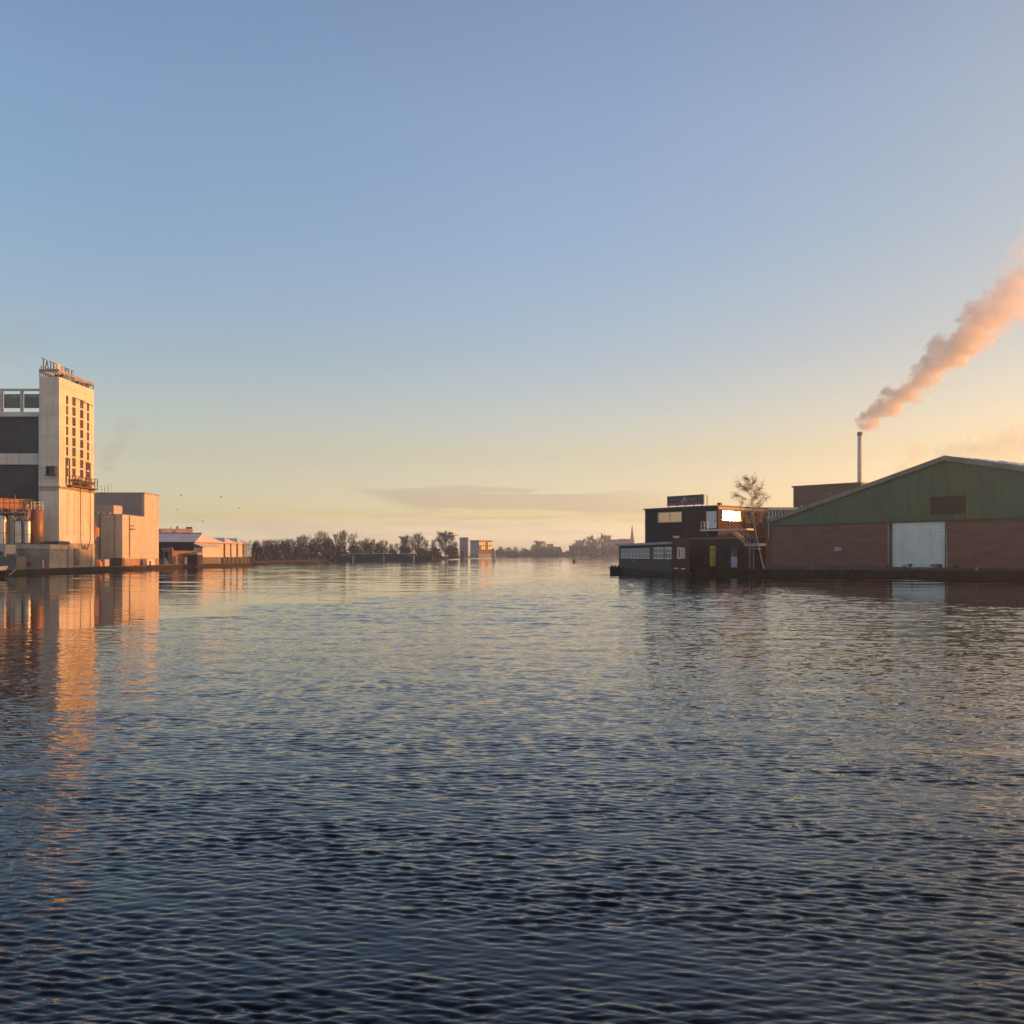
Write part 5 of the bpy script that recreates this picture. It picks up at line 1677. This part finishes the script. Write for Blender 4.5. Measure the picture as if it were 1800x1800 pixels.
vt = part('vent', MB().box(SFm, vu0, vu1, -0.25, -0.19, vz0, vz1), mat('vent_brown', (0.055, 0.046, 0.035), 0.8, 0.2), gs)
for k in range(int((vu1 - vu0) / 0.3)):
    part('slat', MB().box(SFm, vu0 + 0.06 + k * 0.3, vu0 + 0.22 + k * 0.3, -0.31, -0.253, vz0 + 0.05, vz1 - 0.05), MATS['vent_brown'], vt)
pu0, pu1 = SFm.u_at(1467.3), SFm.u_at(1479)
ws = part('wall_plate', MB().box(SFm, pu0, pu1, -0.06, -0.003, PZ(968.2, 139.5), PZ(962, 139.5)), mat('plate_white', (0.5, 0.48, 0.46), 0.6), gs, 'small white wall plate with grey lines')
b = MB()
for zz in (0.28, 0.55, 0.78):
    h_ = PZ(962, 139.5) - PZ(968.2, 139.5)
    b.box(SFm, pu0 + 0.08, pu1 - 0.08, -0.068, -0.061, PZ(968.2, 139.5) + h_ * (zz - 0.06), PZ(968.2, 139.5) + h_ * (zz + 0.05))
part('print_line', b, STEEL, ws)
part('corner_post', MB().box(SFm, 0.0, 0.28, -0.08, 8.9, 0.65, ZG - 0.23), STEELD, gs)
# out-of-view block added past the shed's right end to shade the dark house
part('shade_block', MB().prism(SFm, [(UEND + 0.02, 0.65), (UEND + 24, 0.65), (UEND + 24, 7.4), (UEND + 0.02, 8.2)], 0.4, 22), BRICKS, gs)

part('oil_drum', MB().box(SFm, SFm.u_at(1650.5, -1), SFm.u_at(1655.8, -1), -1.4, -1.0, 0.65, PZ(991.5, 121)), STEELD, None, 'small black box standing before the pale roller door', cat='box')
sh1 = shrub(91, 1.1, 0.5, 0.8, 260, 0.10, mat('winter_weed', (0.035, 0.04, 0.028), 0.95, 0.4), label='scrubby weed clump at the foot of the roller door, near the black box', group='weeds at the shed')
sh1.location = (*SFm.p(SFm.u_at(1643, -1.3), -1.3, 0)[:2], 0.65)
sh1.scale = (0.75, 0.75, 0.6)
for i, (x, s, lab) in enumerate(((1600, 0.6, 'small weed clump left of centre before the roller door'), (1590, 0.4, 'tiny weed clump at the left jamb of the roller door'), (1560, 0.5, 'weed clump below the left downpipe of the shed'), (1680, 0.5, 'weed clump right of the roller door against brick'))):
    copy_thing(sh1, (*SFm.p(SFm.u_at(x, -1.2), -1.2, 0)[:2], 0.65), x, s, lab)
# mossy growth along the apron
gr = MB()
r8 = random.Random(12)
for k in range(2600):
    t = r8.random()
    i = r8.choice((1, 2, 3, 3, 2))
    (x0, y0), (x1, y1) = RB[i], RB[i + 1]
    px, py = x0 + (x1 - x0) * t, y0 + (y1 - y0) * t
    bk = r8.random() ** 2 * 5 + 0.4
    px, py = px + bk * 0.55, py + bk * 0.8
    h_ = r8.uniform(0.06, 0.30)
    a = r8.uniform(0, 6.28)
    w_ = 0.03
    gr.add([(px - math.cos(a) * w_, py - math.sin(a) * w_, 0.64), (px + math.cos(a) * w_, py + math.sin(a) * w_, 0.64), (px + r8.uniform(-.1, .1), py + r8.uniform(-.1, .1), 0.65 + h_)], [(0, 1, 2)])
part('grass', gr, mat('apron_grass', (0.035, 0.036, 0.02), 0.95, 0.4), None, kind='stuff', fix=False)
# mooring bollards
for i, (x, lab) in enumerate(((1350, 'pale bollard on the dark quay left of the shed corner'), (1419, 'left one of two close pale bollards below the brick wall'), (1428.5, 'right one of two close pale bollards below the brick wall'), (1503, 'pale bollard below the brick wall left of the roller door'), (1603, 'pale bollard below the roller door'), (1716, 'pale bollard at the far right below the brick wall'))):
    k = (x - 900) / F0
    for (x0, y0), (x1, y1) in zip(RB[2:4], RB[3:5]):
        Fq = Frame(x0, y0, x1 - x0, y1 - y0)
        uq = Fq.u_at(x, 0.1)
        if 0 <= uq <= math.hypot(x1 - x0, y1 - y0):
            p = Fq.p(uq, 0.1, 0.78)
            b = MB().tube([p, (p[0], p[1], 0.98)], [0.10, 0.09], 8).tube([(p[0], p[1], 0.98), (p[0], p[1], 1.07)], [0.15, 0.13], 8)
            part('bollard', b, mat('bollard_grey', (0.13, 0.125, 0.13), 0.6, 0.2), None, lab, cat='bollard', group='pale bollards on the right quay')
            break

# ------------------------------------------------------------------ RIGHT BANK: buildings behind
BBF = Frame(PX(1394.5, 230), 230, 0.686, -0.728)
bb = thing('brick_factory', 'plain tall brick building behind the green shed at the chimney', 'factory', (*BBF.p(8, 6, 0)[:2], 0.65))
UBB = BBF.u_at(1513)
BRICKB = brick_mat('old_brick', (0.13, 0.075, 0.065), (0.10, 0.06, 0.055), (0.13, 0.10, 0.09), BBF.ang())
zb1 = PZ(857, 230)
part('wall', MB().box(BBF, 0, UBB, 0, 12, 0.65, zb1), BRICKB, bb)
part('roof_edge', MB().box(BBF, -0.3, UBB + 0.3, -0.3, 12.2, zb1, zb1 + 0.35), STEELD, bb)
for x0, x1, y0, y1 in ((1411, 1422, 869, 871.5), (1412, 1420, 874, 878), (1450, 1461, 867, 871)):
    window(BBF, BBF.u_at(x0), BBF.u_at(x1), 0, PZ(y1, 226), PZ(y0, 226), bb, STEELD, GLASSD, 2, 1, 0.08)
part('wall_lamp', MB().ball(BBF.p(BBF.u_at(1410), -0.15, PZ(890, 229)), 0.22, 0.22, 0.28, 8, 6), WHITEP, bb)
pa_ = thing('glazed_gallery', 'pale glazed gallery with white columns between house and green shed', 'building', (PX(1370, 172), 174, 0.65))
part('wall', MB().box(W, PX(1343, 172), PX(1400, 172), 172.4, 178, 0.65, PZ(899, 172)), mat('gallery_dark_grey', (0.16, 0.14, 0.14), 0.8, 0.1), pa_)  # dark grey wall behind the white columns
part('roof', MB().box(W, PX(1342, 172), PX(1402, 172), 171.5, 178.4, PZ(897, 172), PZ(892, 172)), mat('gallery_white', (0.55, 0.5, 0.48), 0.7, 0.08), pa_)
m = MB()
for k in range(9):
    x = 1351 + k * 5.5
    part('column', MB().box(W, PX(x, 172), PX(x + 2, 172), 171.8, 172.3, 0.65, PZ(897, 172)), MATS['gallery_white'], pa_)
part('parapet', MB().box(W, PX(1343, 172), PX(1400, 172), 171.9, 172.2, PZ(912, 172), PZ(909, 172)), MATS['gallery_white'], pa_)

chm = thing('chimney', 'slim pale smoking chimney stack rising behind the brick building', 'chimney', (PX(1511, 262), 262, 0.65))
cX, cY = PX(1511.2, 262), 262.0
part('stack', MB().tube([(cX, cY, 0.65), (cX, cY, PZ(765, 262)), ], [0.72, 0.56], 16), mat('chimney_concrete', (0.60, 0.55, 0.50), 0.8, 0.08, 0.6), chm, smooth=True)
part('cap', MB().tube([(cX, cY, PZ(766, 262)), (cX, cY, PZ(759.5, 262))], [0.70, 0.70], 16), mat('cap_concrete', (0.2, 0.17, 0.15), 0.8), chm)

# birch leaning over the terrace
br = bare_tree(77, 8.6, 2.05, 28, 2300, 0.012, 0.6, 1, BIRCHB, BIRCHT, droop=0.22, clear=0.5, thick=0.55, name='birch_tree', label='slim bare birch leaning left in front of the dark house', group=None)
Dt = 102.2
br.location = (PX(1344, Dt), Dt, 0.6)
h_b = PZ(829, Dt) - 0.6
br.scale = (1.0, 1.0, h_b / 8.6)
br.rotation_euler = (0, R(-15.5), 0)

# ------------------------------------------------------------------ smoke


def smoke(name, label, p0, p1, r0, r1, dens, seed, col=(0.98, 0.965, 0.95), hole=0.45, wob=0.10, fade=0.5, nscale=1.0):
    """a drifting plume: a tapered closed hull whose volume is broken up by noise"""
    p0, p1 = Vector(p0), Vector(p1)
    L = (p1 - p0).length
    b = MB()
    n, k = 14, 12
    for i in range(n + 1):
        s = i / n
        r = (r0 + (r1 - r0) * s) * 1.25 + 0.2
        for j in range(k):
            a = 2 * math.pi * j / k
            b.v.append((r * math.cos(a), r * math.sin(a), s * L))
    for i in range(n):
        for j in range(k):
            j2 = (j + 1) % k
            b.f.append((i * k + j, i * k + j2, (i + 1) * k + j2, (i + 1) * k + j))
    b.f.append(tuple(range(k - 1, -1, -1)))
    b.f.append(tuple(n * k + j for j in range(k)))
    m = bpy.data.materials.new(name + '_vapour')
    m.use_nodes = True
    t = m.node_tree
    t.nodes.remove(t.nodes['Principled BSDF'])
    pv = N(t, 'ShaderNodeVolumePrincipled')
    pv.inputs['Color'].default_value = (*col, 1)
    pv.inputs['Anisotropy'].default_value = 0.1
    out = t.nodes['Material Output']
    t.links.new(pv.outputs[0], out.inputs['Volume'])
    tcn = N(t, 'ShaderNodeTexCoord')
    sp_ = N(t, 'ShaderNodeSeparateXYZ')
    t.links.new(tcn.outputs['Object'], sp_.inputs[0])
    s = math_node(t, 'DIVIDE', sp_.outputs[2], L)
    rad = math_node(t, 'ADD', math_node(t, 'MULTIPLY', s, r1 - r0), r0)
    # large billows push the axis about
    n1 = N(t, 'ShaderNodeTexNoise', noise_dimensions='4D')
    n1.inputs['W'].default_value = seed
    n1.inputs['Scale'].default_value = 0.085 * nscale
    n1.inputs['Detail'].default_value = 1.0
    t.links.new(tcn.outputs['Object'], n1.inputs['Vector'])
    off = N(t, 'ShaderNodeVectorMath', operation='SUBTRACT')
    t.links.new(n1.outputs['Color'], off.inputs[0])
    off.inputs[1].default_value = (0.5, 0.5, 0.5)
    so = N(t, 'ShaderNodeSeparateXYZ')
    t.links.new(off.outputs[0], so.inputs[0])
    gx = math_node(t, 'ADD', sp_.outputs[0], math_node(t, 'MULTIPLY', math_node(t, 'MULTIPLY', so.outputs[0], rad), wob * 10))
    gy = math_node(t, 'ADD', sp_.outputs[1], math_node(t, 'MULTIPLY', math_node(t, 'MULTIPLY', so.outputs[1], rad), wob * 10))
    dist = math_node(t, 'SQRT', math_node(t, 'ADD', math_node(t, 'MULTIPLY', gx, gx), math_node(t, 'MULTIPLY', gy, gy)))
    rr = math_node(t, 'DIVIDE', dist, rad)
    # billow size grows along the plume
    n2 = N(t, 'ShaderNodeTexNoise', noise_dimensions='4D')
    n2.inputs['W'].default_value = seed + 3.3
    n2.inputs['Detail'].default_value = 4.0
    n2.inputs['Roughness'].default_value = 0.55
    n2.inputs['Scale'].default_value = 0.34 * nscale
    t.links.new(tcn.outputs['Object'], n2.inputs['Vector'])
    edge = math_node(t, 'SUBTRACT', math_node(t, 'SUBTRACT', 1.0, rr), math_node(t, 'MULTIPLY', math_node(t, 'SUBTRACT', n2.outputs['Fac'], 0.5), 2.6 * hole / 0.45))
    body = sstep(t, edge, 0.10, 0.42)
    ends = math_node(t, 'MULTIPLY', sstep(t, s, 0.0, 0.015), math_node(t, 'SUBTRACT', 1.0, sstep(t, s, 0.80, 0.98)))
    fall = math_node(t, 'SUBTRACT', 1.0, math_node(t, 'MULTIPLY', sstep(t, s, 0.0, 0.75), fade))
    d_ = math_node(t, 'MULTIPLY', math_node(t, 'MULTIPLY', body, ends), math_node(t, 'MULTIPLY', fall, dens))
    t.links.new(d_, pv.inputs['Density'])
    me = b.mesh(name, m)
    o = bpy.data.objects.new(name, me)
    COL.objects.link(o)
    o.location = p0
    o.rotation_euler = (p1 - p0).to_track_quat('Z', 'Y').to_euler()
    setp(o, label, 'smoke')
    return o


Dc = 262
smoke('smoke_plume', 'thick pink-orange smoke plume blowing right from the slim chimney', (cX - 0.1, cY, PZ(757, Dc)), (PX(1990, Dc), Dc - 14, PZ(330, Dc)), 2.6, 11.0, 0.52, 2.0, fade=0.90, wob=0.20, hole=0.56)
smoke('steam_cloud', 'faint pink wisp rising above the smoke plume at the right edge', (PX(1735, 262), 262, PZ(540, 262)), (PX(1835, 262), 258, PZ(355, 262)), 3.0, 6.0, 0.05, 21.0, hole=0.6)
smoke('steam_cloud', 'faint pink steam drifting above the right roof slope of the green shed', (PX(1640, 330), 330, PZ(812, 330)), (PX(1960, 330), 335, PZ(745, 330)), 4.0, 13.0, 0.040, 5.0, hole=0.6)
smoke('steam_cloud', 'small faint steam puff just above the left roof slope of the green shed', (PX(1572, 300), 300, PZ(840, 300)), (PX(1632, 300), 302, PZ(778, 300)), 2.0, 4.2, 0.08, 8.0, hole=0.55)
smoke('steam_cloud', 'faint grey steam wisp right of the tall tower', (PX(176, 170), 170, PZ(822, 170)), (PX(238, 170), 171, PZ(730, 170)), 1.6, 3.0, 0.06, 11.0, hole=0.55, col=(0.55, 0.55, 0.6))
smoke('steam_cloud', 'faint grey steam above the factory hall at the left edge', (PX(-60, 165), 165, PZ(640, 165)), (PX(75, 165), 166, PZ(570, 165)), 3.0, 5.0, 0.02, 14.0, hole=0.6, col=(0.6, 0.6, 0.65))

# ------------------------------------------------------------------ haze
hz = MB().box(W, -880, 880, -40, 1450, -2.3, 115)
hm = bpy.data.materials.new('winter_haze')
hm.use_nodes = True
ht = hm.node_tree
ht.nodes.remove(ht.nodes['Principled BSDF'])
pv = N(ht, 'ShaderNodeVolumePrincipled')
pv.inputs['Color'].default_value = (0.86, 0.91, 0.98, 1)
pv.inputs['Density'].default_value = 0.00042
pv.inputs['Anisotropy'].default_value = 0.6
ht.links.new(pv.outputs[0], ht.nodes['Material Output'].inputs['Volume'])
part('haze', hz, hm, None, kind='stuff')
